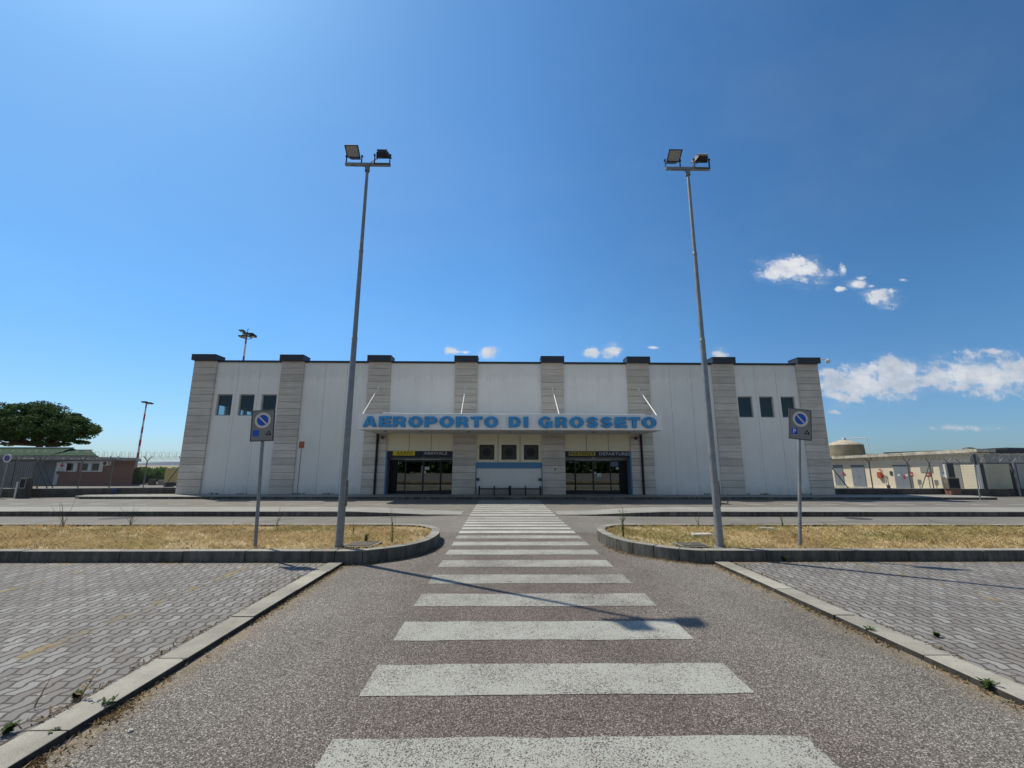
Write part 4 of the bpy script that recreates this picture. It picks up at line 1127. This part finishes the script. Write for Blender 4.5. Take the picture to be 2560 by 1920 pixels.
MB().disc((-33.1,36.145,1.785),.15,(1,0,0),(0,0,1),20).build('fan_grille', M['dark_steel'], a)
rc = thing('red_cross_sign', 'white sign with red cross on the brick building', 'sign', (-36.65,36.3,1.14))
p = MB().box(-37.03,-36.28,36.25,36.29,1.14,1.83).build('panel', M['white_paint'], rc)
mb = MB(); mb.box(-36.70,-36.58,36.243,36.249,1.42,1.78); mb.box(-36.82,-36.701,36.243,36.249,1.54,1.66); mb.box(-36.579,-36.46,36.243,36.249,1.54,1.66); mb.build('cross', M['red'], p)
mb = MB()
for z in (1.33, 1.25, 1.18): mb.box(-36.93,-36.40,36.244,36.249,z,z+.035)
mb.build('printed_line', M['alu'], p)
mb = MB(); mb.tube((-36.65,36.27,1.83),(-36.65,36.1,2.15),.02,n=6); mb.build('hanger', M['dark_steel'], rc)

# green roofed sheds
for xa, xb, rz, hip, sl, lab in ((-62, -50.1, 3.58, .25, .3, 'green roofed shed far left beneath the pine'), (-50.05, -44.95, 3.32, 3.2, 5.5, 'smaller green roofed shed beneath the pine beside the brick building')):
    t = thing('shed', lab, 'shed', ((xa+xb)/2, 48, 0))
    MB().slab([(xa+.1,48.3),(xb-.1,48.3),(xb-.1-sl,53.2),(xa+.1-(sl if sl > 1 else 0),53.2)], 0, 2.66).build('wall', M['grey_wall'], t)
    mb = MB()
    mb.add([(xa,48,2.68),(xb,48,2.68),(xb-sl,53.6,2.68),(xa-(sl if sl > 1 else 0),53.6,2.68),(xa-.0,50.6,rz),(xb-hip,50.6,rz)], [(0,1,5,4),(1,2,5),(2,3,4,5),(3,0,4),(0,3,2,1)])
    rr = mb.build('roof', M['green_roof'], t)
    MB().box(xa+.3, xb-hip, 50.4, 50.8, rz-.02, rz+.09).build('ridge_strip', M['white_paint'], rr)

# grey sheet gate at far left, meter cabinet, round sign
t = thing('metal_gate', 'grey sheet metal gate behind the fence at far left', 'gate', (-29.5,26,0))
for x0, x1 in ((-33.2,-31.0),(-30.95,-29.03),(-28.98,-27.84)):
    mb = MB(); mb.box(x0, x1, 26, 26.03, .12, 1.82); x = x0+.05
    while x < x1-.08: mb.box(x, x+.06, 25.975, 25.999, .16, 1.78); x += .12
    mb.build('leaf', M['grey_wall'], t)
for x in (-31.0+.025, -29.005, -27.81): MB().box(x-.02, x+.02, 25.97, 26.06, 0, 1.9).build('post', M['dark_steel'], t)
t = thing('meter_cabinet', 'concrete meter cabinet with framed dark door in the low left wall', 'cabinet', (-24.45,22.6,0))
MB().box(-24.60,-24.12,22.35,22.60,0,1.0).build('body', M['wall_conc'], t, bevel=.01)
d = MB(); d.box(-24.52,-24.48,22.325,22.348,.48,.98); d.box(-24.24,-24.20,22.325,22.348,.48,.98); d.box(-24.48,-24.24,22.325,22.348,.48,.52); d.box(-24.48,-24.24,22.325,22.348,.94,.98)
d = d.build('door', M['alu'], t); MB().box(-24.48,-24.24,22.338,22.347,.52,.94).build('pane', M['ink'], d)
MB().box(-24.80,-24.62,22.45,22.6,.0,.80).build('small_box', M['soffit'], t)
t = thing('round_sign', 'round no parking sign at the far left before the fence', 'road sign', (-25.45,22.4,0))
MB().tube((-25.45,22.43,0),(-25.45,22.43,2.15),.028,n=8).build('pole', M['steel'], t)
p = MB(); p.tube((-25.45,22.39,1.98),(-25.45,22.37,1.98),.21,n=28); p = p.build('disc', M['sign_ring'], t)
MB().disc((-25.45,22.367,1.98),.145,(1,0,0),(0,0,1),28).build('blue_centre', M['sign_blue'], p)
MB().obox((-25.45,22.364,1.98),(.11,0,-.11),(0,.001,0),(.018,0,.018)).build('red_bar', M['red'], p)
t = MB().box(-20.95,-20.76,23.62,23.64,.22,.40).build('wall_notice', M['navy_blue'], label='small blue plate on the low wall left of the terminal', cat='sign plate')

# yard things behind the left fence
def foliage(mb, blobs, per, size, seed, shell=.55):
    r = np.random.default_rng(seed)
    for (cx, cy, cz, rx, ry, rz) in blobs:
        for _ in range(per):
            d = r.normal(size=3); d /= np.linalg.norm(d); q = shell+(1-shell)*r.random()**.5
            c = Vector((cx+d[0]*rx*q, cy+d[1]*ry*q, cz+d[2]*rz*q))
            a = Vector(r.normal(size=3)).normalized(); b = a.orthogonal().normalized(); k = size*r.uniform(.5, 1.3)
            mb.add([c-a*k, c+b*k*.45, c+a*k, c-b*k*.45], [(0,1,2,3)])
hb = [(x, 39+random.uniform(-.4,.4), random.uniform(.35,.95), .8, .8, random.uniform(.5,.66)) for x in np.arange(-33.5, -26.4, .45)]
t = thing('hedge', 'bushy green hedge between the brick building and the terminal', 'hedge', (-30,39,0))
mb = MB(); foliage(mb, hb, 420, .14, 5); mb.build('leaves', M['hedge'], t, kind='stuff')
mb = MB()
for x in np.arange(-33.3, -26.6, .7): mb.tube((x,39,-.05),(x+.1,39,.8),.04,.02,6)
mb.build('stems', M['bark'], t)
t = thing('yellow_container', 'sand yellow container box behind the fence beside the terminal', 'container', (-27.4,36,.2))
MB().box(-27.95,-26.6,36,37.2,.22,1.30).build('body', M['sand'], t, bevel=.02)
MB().box(-27.98,-26.57,35.97,37.23,1.301,1.36).build('lid', M['tank_top'], t, bevel=.01)
for x in (-27.7, -26.9): MB().box(x-.06, x+.06, 36.1, 37.1, 0, .219).build('skid', M['dark_steel'], t)
MB().tube((-29.65,37,0),(-29.65,37,.48),.27,.27,18).build('barrel', M['dark_steel'], label='short dark drum standing before the hedge', cat='barrel')
t = thing('planter_box', 'grey concrete trough on the yard before the hedge', 'planter', (-28.8,37,0))
MB().box(-29.15,-28.45,36.9,37.3,0,.42).build('trough', M['fascia_grey'], t, bevel=.02)
def torus(c, R0, r0, n=24, m_=10):
    vs = []; fs = []
    for i in range(n):
        a = 2*math.pi*i/n
        for k in range(m_):
            b = 2*math.pi*k/m_; rr = R0+r0*math.cos(b)
            vs.append((c[0]+rr*math.cos(a), c[1]+rr*math.sin(a), c[2]+r0*math.sin(b)))
    for i in range(n):
        for k in range(m_): fs.append((i*m_+k, ((i+1)%n)*m_+k, ((i+1)%n)*m_+(k+1)%m_, i*m_+(k+1)%m_))
    mb = MB(); mb.smooth = True; mb.add(vs, fs); return mb
torus((-25.95,34,.10), .24, .1).build('tyre', M['rubber'], label='black tyre lying on the ground beneath the tyre stack beside the terminal', cat='tyre')
torus((-25.93,34,.30), .22, .09).build('tyre', M['rubber'], label='black tyre lying on top of another beside the terminal', cat='tyre')

# umbrella pine
t = thing('umbrella_pine', 'large dark umbrella pine with flat based crown at left', 'tree', (-64.8,60,0))
mb = MB(); B = Vector((-64.9,60,0)); top = Vector((-64.2,60,4.3))
mb.path([B, (-64.75,60,1.8), (-64.4,60,3.2), top], [.50,.42,.38,.34], 10)
r = random.Random(4); tips = []
for k in range(22):
    a = 6.28*k/22+r.uniform(-.2,.2); rr = r.uniform(3, 8.2); e = Vector((-66.6+rr*math.cos(a)*1.0, 60+rr*math.sin(a)*.45, 5.1+(1-(rr/9)**2)*2.2+r.uniform(-.4,.4)))
    mid = top.lerp(e, .5)+Vector((r.uniform(-.3,.3), r.uniform(-.3,.3), -.5))
    mb.path([top, mid, e], [.17,.10,.03], 6); tips.append(e)
mb.build('trunk', M['bark'], t)
blobs = []
for k in range(250):
    a = r.uniform(0, 6.28); rr = math.sqrt(r.random())*8.9
    zt = 10.2-4.0*(rr/9.3)**2.2; zl = 4.75+.35*r.random()+.7*(rr/9.3)**2
    u = r.random(); z = zl+(zt-zl)*(u**.65)
    s_ = r.uniform(.55, 1.2)
    blobs.append((-67.1+rr*math.cos(a)*1.02, 60+rr*math.sin(a)*.45, z, s_*1.25, s_*1.1, s_*.62))
for k in range(30):
    a = r.uniform(0, 6.28); rr = r.uniform(5.5, 9.2)
    blobs.append((-67.1+rr*math.cos(a), 60+rr*math.sin(a)*.45, 4.5+r.uniform(-.1,.7), .9, .8, .28))
mb = MB(); foliage(mb, blobs, 250, .145, 8, .4)
mb.build('crown', M['pine'], t)

mb = MB(); rb = random.Random(3)
foliage(mb, [(x+rb.uniform(-1,1), -52+rb.uniform(-2,2), rb.uniform(1.2,4), 4.2, 3, rb.uniform(3.2,4.5)) for x in np.arange(-110, 111, 3.0)], 300, .9, 14, .6)
mb.build('tree_belt', M['pine'], kind='stuff', label='dark tree belt across the car park, mirrored in the terminal doors', cat='trees')

# apron masts
def mast(x, y, h, r0, label, m_, heads):
    t = thing('light_mast', label, 'light mast', (x,y,0))
    MB().tube((x,y,-.1),(x,y,h),r0,r0*.55,12).build('pole', M[m_], t)
    for dx, dy, dz, w_ in heads:
        c = Vector((x+dx,y+dy,h+dz))
        mb = MB(); mb.obox(c, (w_,0,0), (0,w_*.8,-.12*w_), (0,.05*w_,.22*w_)); hd = mb.build('floodlight', M['lamp_black'], t)
        MB().obox(c+Vector((0,-.1*w_,-.26*w_)), (w_*.8,0,0), (0,w_*.6,-.1*w_), (0,.01,.02)).build('lens', M['lens'], hd)
        MB().tube((x,y,h+dz*.6-.1),(c.x,c.y,c.z),.05*w_+.02,n=6).build('arm', M['dark_steel'], t)
    return t
mast(-63.3, 75, 12.25, .19, 'thin red and white light mast behind the brick building', 'red_white', [(-.3,0,.28,.42),(.5,0,.1,.45)])
t = mast(-56.8, 90, 29.3, .30, 'tall red and white light mast rising behind the terminal roof', 'red_white_tall', [(-1.0,0,0,.55),(1.4,0,.05,.6),(-.6,.8,.9,.6),(.5,.8,.8,.55),(.3,-.9,-.1,.5),(-.5,-.9,1.0,.5),(1.0,.9,.5,.5)])
mb = MB(); mb.tube((-56.75,90,29.3),(-56.7,90,31.1),.05,n=6); mb.tube((-56.7,90,30.7),(-56.4,90,31.2),.04,n=6); mb.build('aerial', M['dark_steel'], t)
mb = MB(); mb.lathe((-56.8,90,29.0), [(.95,0),(1.05,0),(1.05,.12),(.95,.12),(.95,0)], 20); mb.build('head_ring', M['dark_steel'], t)

# far hills
mb = MB(); n = 160; xs = np.linspace(-5200, 5200, n)
hz = [max(4, 9+9*noise.noise(Vector((x*.0009, 0, 2)))+5*noise.noise(Vector((x*.004, 4, 2)))) for x in xs]
vs = [(x, 3000-abs(x)*.12, -3) for x in xs]+[(x, 3050-abs(x)*.12, z*2.1) for x, z in zip(xs, hz)]+[(x, 3500-abs(x)*.12, -3) for x in xs]
mb.add(vs, [(i,i+1,n+i+1,n+i) for i in range(n-1)]+[(n+i,n+i+1,2*n+i+1,2*n+i) for i in range(n-1)])
mb.build('hills', M['hill'], kind='structure')

# ------------------------------------------------------------------ right background: cream plant building on a slant
A = Vector((25.6,33.6)); U = Vector((.26,-.966)).normalized(); Nn = Vector((-.966,-.26)).normalized()
def WP(s_, o, z): p = A+U*s_+Nn*o; return Vector((p.x, p.y, z))
def wbox(mb, s0, s1, o0, o1, z0, z1):
    return mb.hexa([WP(s0,o1,z0),WP(s1,o1,z0),WP(s1,o0,z0),WP(s0,o0,z0)], [WP(s0,o1,z1),WP(s1,o1,z1),WP(s1,o0,z1),WP(s0,o0,z1)])
pb = thing('plant_building', 'low cream utility building with grey doors and stained roof edge', 'building', tuple(WP(3.9,-3,0)))
EZ = lambda s_: 2.19+.0335*s_                    # eave height along the wall
mb = MB(); mb.hexa([WP(-5,0,0),WP(8.72,0,0),WP(8.72,-6,0),WP(-5,-6,0)], [WP(-5,0,EZ(-5)+.02),WP(8.72,0,EZ(8.72)+.02),WP(8.72,-6,EZ(8.72)+.02),WP(-5,-6,EZ(-5)+.02)]); mb.build('wall', M['cream'], pb)
mb = MB(); mb.hexa([WP(-5.2,.34,EZ(-5)),WP(9.05,.34,EZ(9.05)),WP(9.05,-6.3,EZ(9.05)),WP(-5.2,-6.3,EZ(-5))], [WP(-5.2,.34,EZ(-5)+.20),WP(9.05,.34,EZ(9.05)+.20),WP(9.05,-6.3,EZ(9.05)+.20),WP(-5.2,-6.3,EZ(-5)+.20)]); mb.build('roof', M['cream_old'], pb)
mb = MB(); mb.hexa([WP(1.0,-2.6,2.3),WP(9.0,-2.6,2.55),WP(9.0,-6,2.55),WP(1.0,-6,2.3)], [WP(1.0,-2.6,2.58),WP(9.0,-2.6,2.80),WP(9.0,-6,2.80),WP(1.0,-6,2.58)]); mb.build('roof_kerb', M['cap'], pb)
mb = MB(); wbox(mb, -5, 7.5, .002, .12, 0, .19); mb.build('plinth', M['cream_old'], pb)
for s0, s1 in ((.18,.86),(1.52,2.43),(4.34,5.30)):
    m_ = (s0+s1)/2; d = MB(); wbox(d, s0, m_-.006, .003, .035, .19, 1.68); wbox(d, m_+.006, s1, .003, .035, .19, 1.68); wbox(d, s0, s1, .0025, .02, .88, .91)
    dd = d.build('double_door', M['door_grey'], pb)
    h = MB(); wbox(h, m_+.03, m_+.12, .036, .06, .93, .96); h.build('handle', M['steel'], dd)
    fr = MB(); wbox(fr, s0-.03, s1+.03, .003, .05, 1.685, 1.74); fr.build('door_top_shadow', M['dark_steel'], pb)  # dark strip drawn for the shadow line above the doors
d = MB(); wbox(d, 5.90, 6.55, .003, .03, 1.29, 1.70); d.build('window', M['ribbed_shade_window'], pb)
d = MB(); wbox(d, 6.93, 7.30, .003, .03, .19, 1.73); d.build('door', M['door_grey'], pb)
d = MB(); wbox(d, 4.07, 4.23, .003, .03, 1.06, 1.34); d.build('vent_grille', M['dark_steel'], pb)
def ribs(s0, s1, name, m_, z0=.22, z1=1.8):
    mb = MB(); z = z0
    wbox(mb, s0, s1, .003, .02, z0, z1)
    while z < z1-.05: wbox(mb, s0+.01, s1-.01, .0205, .036, z+.008, z+.075); z += .09
    mb.build(name, M[m_], pb)
ribs(7.52, 7.98, 'roller_shutter', 'ribbed_shade_window'); ribs(7.99, 8.64, 'roller_shutter', 'ribbed')  # first length is the same shutter with shade as its colour
for s0, s1, z0, z1, m_ in ((.83,.99,1.03,1.21,'red'),(.12,.20,.99,1.06,'paper'),(4.54,4.70,1.0,1.14,'paper'),(5.01,5.16,1.01,1.15,'paper'),(4.87,4.98,.86,1.08,'red'),(6.29,6.41,1.11,1.28,'red'),(7.08,7.26,1.04,1.18,'paper'),(7.08,7.26,1.2,1.31,'sign_blue'),(3.42,3.58,1.40,1.47,'red')):
    q = MB(); wbox(q, s0, s1, .04, .05, z0, z1); q.build('wall_notice', M[m_], pb)
q = MB(); wbox(q, 3.33, 3.58, .01, .16, .84, 1.27); hy = q.build('hydrant_box', M['orange'], pb, bevel=.008)
q = MB(); wbox(q, 3.581, 3.64, .03, .14, .88, 1.22); q.build('hydrant_valve', M['red'], hy)
q = MB(); q.tube(WP(3.78,.08,1.12),WP(3.78,.08,.0),.025,n=8); q.tube(WP(3.6,.08,1.12),WP(3.79,.08,1.12),.025,n=8); q.build('standpipe', M['soffit'], pb)
q = MB(); q.tube(WP(3.98,.2,.19),WP(3.98,.2,.40),.1,.08,12); q.build('valve_pot', M['dark_steel'], pb)
for s_ in (5.48, 6.38):
    t = thing('fire_post', 'red fire equipment sign on a thin post '+('beside the cream building double door' if s_ < 6 else 'before the cream building window'), 'sign', tuple(WP(s_, .2, 0)))
    MB().tube(WP(s_,.2,0),WP(s_,.2,1.1),.022,n=8).build('post', M['steel'], t)
    q = MB(); wbox(q, s_-.1, s_+.1, .21, .23, 1.0, 1.29); q.build('panel', M['red'], t)
    q = MB(); wbox(q, s_-.07, s_+.07, .231, .234, 1.12, 1.17); q.build('printed_line', M['paper'], t)
# second face, in shade, running off to the right
f2 = thing('plant_annex', 'shaded grey annex with ribbed shutter right of the cream building', 'building', (32,27,0))
c0 = WP(8.74,-.02,0)
MB().box(c0.x+.25, 60, c0.y+.25, c0.y+6, 0, 2.46).build('wall', M['annex_wall'], f2)
MB().box(c0.x+.05, 60, c0.y+.05, c0.y+6.2, 2.47, 2.68).build('roof', M['cap'], f2)
mb = MB(); mb.box(28.45, 30.06, c0.y+.222, c0.y+.248, .3, 1.80); z = .32
while z < 1.72: mb.box(28.47, 30.04, c0.y+.20, c0.y+.221, z+.008, z+.075); z += .09
mb.build('roller_shutter', M['ribbed'], f2)
MB().box(c0.x+.02, c0.x+.38, c0.y+.12, c0.y+.249, 0, 2.45).build('corner_post', M['cream'], f2)
MB().lathe((c0.x+.4, c0.y+.6, 2.681), [(.30,0),(.30,.06),(.12,.13),(0,.14)], 16).build('roof_vent', M['dark_steel'], f2)
# water tank on the roof
t = thing('water_tank', 'round stained concrete water tank with pale domed top', 'tank', (29.0,36.2,2.34))
MB().lathe((29.0,36.2,2.34), [(1.29,0),(1.30,.55),(1.27,1.10)], 40).build('drum', M['tank'], t)
MB().lathe((29.0,36.2,2.34), [(1.271,1.10),(1.22,1.17),(.9,1.32),(.4,1.50),(.25,1.54)], 40).build('dome', M['tank_top'], t)
q = MB().lathe((29.0,36.2,3.84), [(.25,0),(.25,.06),(.0,.07)], 18).build('hatch', M['dark_steel'], t)
MB().box(28.9,29.08,36.1,36.28,3.91,4.06).build('vent', M['white_paint'], t)
mb = MB(); mb.path([(29.1,36.0,3.98),(29.6,35.4,4.0),(29.95,35.1,3.98),(30.0,35.02,3.9),(30.0,35.0,3.0)], .03, 6); mb.build('pipe', M['soffit'], t)
# gate across the yard mouth
t = thing('sliding_gate', 'grey steel gate frame with razor wire on a concrete base at right', 'gate', (27,24.5,0))
MB().box(25.32, 45, 24.42, 24.60, -.05, .41).build('base_beam', M['wall_conc'], t)
for x0, x1 in ((25.42,25.72),(27.33,27.49),(29.12,29.40)): MB().box(x0, x1, 24.44, 24.58, .412, 1.82).build('post', M['dark_steel'], t)
for x0, x1 in ((25.22,25.33),(27.02,27.13),(27.2,27.27)): MB().box(x0, x1, 24.45, 24.55, .2, 1.80).build('slim_post', M['soffit'], t)
MB().box(25.2, 45, 24.46, 24.54, 1.83, 1.88).build('top_rail', M['dark_steel'], t)
MB().tube((29.08,24.3,0),(29.08,24.3,1.95),.055,n=12).build('pipe_post', M['steel'], t)
for x in (25.5, 26.2, 27.4, 28.5, 29.3, 31, 33):
    mb = MB(); mb.tube((x,24.5,1.88),(x-.28,24.48,2.14),.02,n=6); mb.tube((x,24.5,1.88),(x+.28,24.52,2.14),.02,n=6); mb.build('barb_arm', M['steel'], t)
mb = MB(); pts = []
for k in range(700):
    s_ = k*.02; a = s_/.30*2*math.pi; rr = .2*(1+.2*noise.noise(Vector((s_, 5, 2)))); pts.append((25.2+s_+.06*math.sin(a*.5), 24.5+rr*math.cos(a), 2.2+rr*math.sin(a)+.08*noise.noise(Vector((s_*.6,1,1)))))
mb.path(pts, .009, 3); mb.build('razor_wire', M['steel'], t)
t = thing('metal_cabinet', 'dark brown cabinet standing at the right gate on a pinkish block', 'cabinet', (24.85,24.0,0))
MB().box(24.52,25.18,23.75,24.05,.44,1.04).build('body', M['rust_steel'], t, bevel=.01)
MB().box(24.58,25.12,23.735,23.749,.5,.98).build('door', M['inside_dark'], t)
MB().box(24.58,25.16,23.75,24.08,.1,.439).build('base_block', M['brick'], t)
t = thing('sign_back', 'round road sign seen from behind on a leaning pole at right', 'road sign', (24.06,21.83,0))
MB().tube((24.05,21.85,0),(24.13,21.85,2.22),.03,n=10).build('pole', M['steel'], t)
MB().tube((24.13,21.81,2.02),(24.13,21.795,2.02),.265,n=30).build('disc', M['alu'], t)
MB().box(24.09,24.17,21.775,21.794,1.75,2.3).build('bracket', M['dark_steel'], t)

# ------------------------------------------------------------------ light
SUN = Vector((-.567,.382,1)).normalized()
el_, az = math.asin(SUN.z), math.atan2(SUN.x, SUN.y)
sun = bpy.data.lights.new('sun', 'SUN'); sun.energy = 4.6; sun.angle = R(.53); sun.color = (1, .93, .77)
so = bpy.data.objects.new('sun', sun); col.objects.link(so); so.rotation_euler = SUN.to_track_quat('Z', 'Y').to_euler(); so.location = SUN*60

w = bpy.data.worlds.new('World'); scene.world = w; w.use_nodes = True
t = NT(w.node_tree); bg = t.n['Background']
STR = .10
bg.inputs[1].default_value = STR
sky = t.node('ShaderNodeTexSky', sky_type='NISHITA', sun_disc=False, sun_elevation=el_, sun_rotation=az, altitude=10, air_density=1.0, dust_density=.6, ozone_density=2.2)
hs = t.node('ShaderNodeHueSaturation'); hs.inputs['Saturation'].default_value = 1.0; hs.inputs['Value'].default_value = 1.0
t.link(sky.outputs[0], hs.inputs['Color'])
tc = t.node('ShaderNodeTexCoord').outputs['Generated']
sp = t.node('ShaderNodeSeparateXYZ'); t.link(tc, sp.inputs[0])
# deep summer blue ahead, warm fill added to the sky behind for the shaded facade; clearer (darker) away from the sun
front = t.ramp(t.math('MULTIPLY_ADD', sp.outputs[1], 1.6, .5), [(.2, 0.), (.8, 1.)])
hue = t.mix(front, (1.34,1.22,1.04), (.63,1.14,1.47))
low = t.ramp(sp.outputs[2], [(.0, 1.), (.30, 0.)])
hue = t.mix(t.math('MULTIPLY', low, .8), hue, (.67,.89,1.30))
away = t.ramp(t.math('MULTIPLY_ADD', sp.outputs[0], .5, .5), [(.12, .92), (.5, 1.08), (.85, .78)])
hs2 = t.mix(1., hs.outputs[0], hue, 'MULTIPLY')
hs2 = t.mix(1., hs2, away, 'MULTIPLY')
yy = t.math('MAXIMUM', sp.outputs[1], .02)
u = t.math('DIVIDE', sp.outputs[0], yy); v = t.math('DIVIDE', sp.outputs[2], yy)
cuv = t.node('ShaderNodeCombineXYZ'); t.link(u, cuv.inputs[0]); t.link(v, cuv.inputs[1])
wn = t.noise(cuv.outputs[0], 9, 3, .5, out=1)
wv = t.node('ShaderNodeVectorMath', operation='MULTIPLY_ADD'); t.link(wn, wv.inputs[0]); wv.inputs[1].default_value = (.05,.03,0); t.link(cuv.outputs[0], wv.inputs[2])
CL = [(.735,.494,.084,.040,1),(.857,.499,.013,.022,.75),(.892,.458,.045,.016,.6),(.951,.418,.046,.022,.9),(1.012,.465,.018,.007,.35),(.86,.196,.11,.042,1.3),(.95,.215,.10,.042,1.3),(1.05,.208,.10,.034,1.2),(1.16,.220,.13,.046,1.35),(.945,.246,.045,.026,1.1),(.79,.225,.03,.016,.8),(.80,.172,.06,.014,.9),(1.208,.282,.050,.012,.35),
      (-.122,.275,.028,.010,.8),(-.043,.269,.027,.016,.85),(.206,.274,.020,.015,.85),(.254,.274,.024,.020,.95),(.524,.270,.027,.016,.7),(.365,.283,.018,.005,.4),(.785,.130,.020,.007,.5),(1.082,.090,.112,.011,.2),(.848,.445,.018,.010,.6),(-.094,.274,.011,.008,.6),(1.28,.235,.10,.042,1.3),(.905,.475,.02,.008,.6),(.93,.45,.014,.007,.5)]
sep = t.node('ShaderNodeSeparateXYZ'); t.link(wv.outputs[0], sep.inputs[0])
wu, wvv = sep.outputs[0], sep.outputs[1]
best = None
for (cu_, cv_, a_, b_, k_) in CL:
    du = t.math('DIVIDE', t.math('SUBTRACT', wu, cu_+.025), a_); dv = t.math('DIVIDE', t.math('SUBTRACT', wvv, cv_+.015), b_)
    dd = t.math('SUBTRACT', 1.0, t.math('SQRT', t.math('ADD', t.math('MULTIPLY', du, du), t.math('MULTIPLY', dv, dv))))
    dd = t.math('MULTIPLY', t.math('MAXIMUM', dd, -1.0), 1.0)
    dd = t.math('ADD', dd, (k_-1)*.35)
    best = dd if best is None else t.math('MAXIMUM', best, dd)
puff = t.noise(cuv.outputs[0], 30, 7, .62)
puff2 = t.noise(t.scalevec(cuv.outputs[0], (1, 2.2, 1)), 12, 5, .6)
dens = t.math('ADD', best, t.math('ADD', t.math('MULTIPLY', t.math('SUBTRACT', puff, .5), 2.3), t.math('MULTIPLY', t.math('SUBTRACT', puff2, .5), 1.5)))
dens = t.ramp(dens, [(.0, 0.), (.20, .38), (.50, .84), (1, .97)], 'EASE')
halo = t.ramp(t.math('MULTIPLY_ADD', t.math('ADD', best, t.math('MULTIPLY', t.math('SUBTRACT', puff2, .5), 2.4)), .5, .5), [(.30, 0.), (.85, .24)], 'EASE')
dens = t.math('MAXIMUM', dens, halo)
dens = t.math('MULTIPLY', dens, t.math('GREATER_THAN', sp.outputs[1], .03))
# a thin veil of high haze
veil = t.math('MULTIPLY', t.ramp(t.noise(t.scalevec(tc, (1.2,2.5,3.)), 1.6, 6, .6), [(.45, 0.), (.8, 1.)]), .05)
lit = t.math('ADD', t.noise(t.scalevec(cuv.outputs[0], (1,1.6,1)), 13, 5, .6), t.math('MULTIPLY', t.math('SUBTRACT', sp.outputs[2], .24), 1.1))
shade = t.ramp(lit, [(.28, (4.6,5.2,6.1)), (.68, (8.2,8.3,8.5))])
skyc = t.mix(veil, hs2, (6.5,7.2,8.0))
t.link(t.mix(dens, skyc, shade), bg.inputs[0])

# ------------------------------------------------------------------ camera
f, pitch, yaw, roll = 1060.72, .1905, .0145, .002
cy, sy = math.cos(yaw), math.sin(yaw)
fw = Vector((sy*math.cos(pitch), cy*math.cos(pitch), math.sin(pitch))); r0 = Vector((cy, -sy, 0)); u0 = r0.cross(fw)
rr = r0*math.cos(roll)+u0*math.sin(roll); uu = -r0*math.sin(roll)+u0*math.cos(roll)
cam = bpy.data.cameras.new('camera'); cam.sensor_fit = 'HORIZONTAL'; cam.sensor_width = 36; cam.lens = f/2560*36; cam.clip_start = .05; cam.clip_end = 20000
co = bpy.data.objects.new('camera', cam); col.objects.link(co)
m4 = Matrix.Identity(4)
for i in range(3): m4[i][0] = rr[i]; m4[i][1] = uu[i]; m4[i][2] = -fw[i]
m4.translation = Vector((0, 0, 1.65)); co.matrix_world = m4
scene.camera = co

scene.render.engine = 'CYCLES'
scene.cycles.max_bounces = 5
scene.cycles.diffuse_bounces = 3
scene.cycles.glossy_bounces = 3
scene.cycles.transparent_max_bounces = 12
scene.view_settings.view_transform = 'Standard'; scene.view_settings.look = 'None'; scene.view_settings.exposure = 0
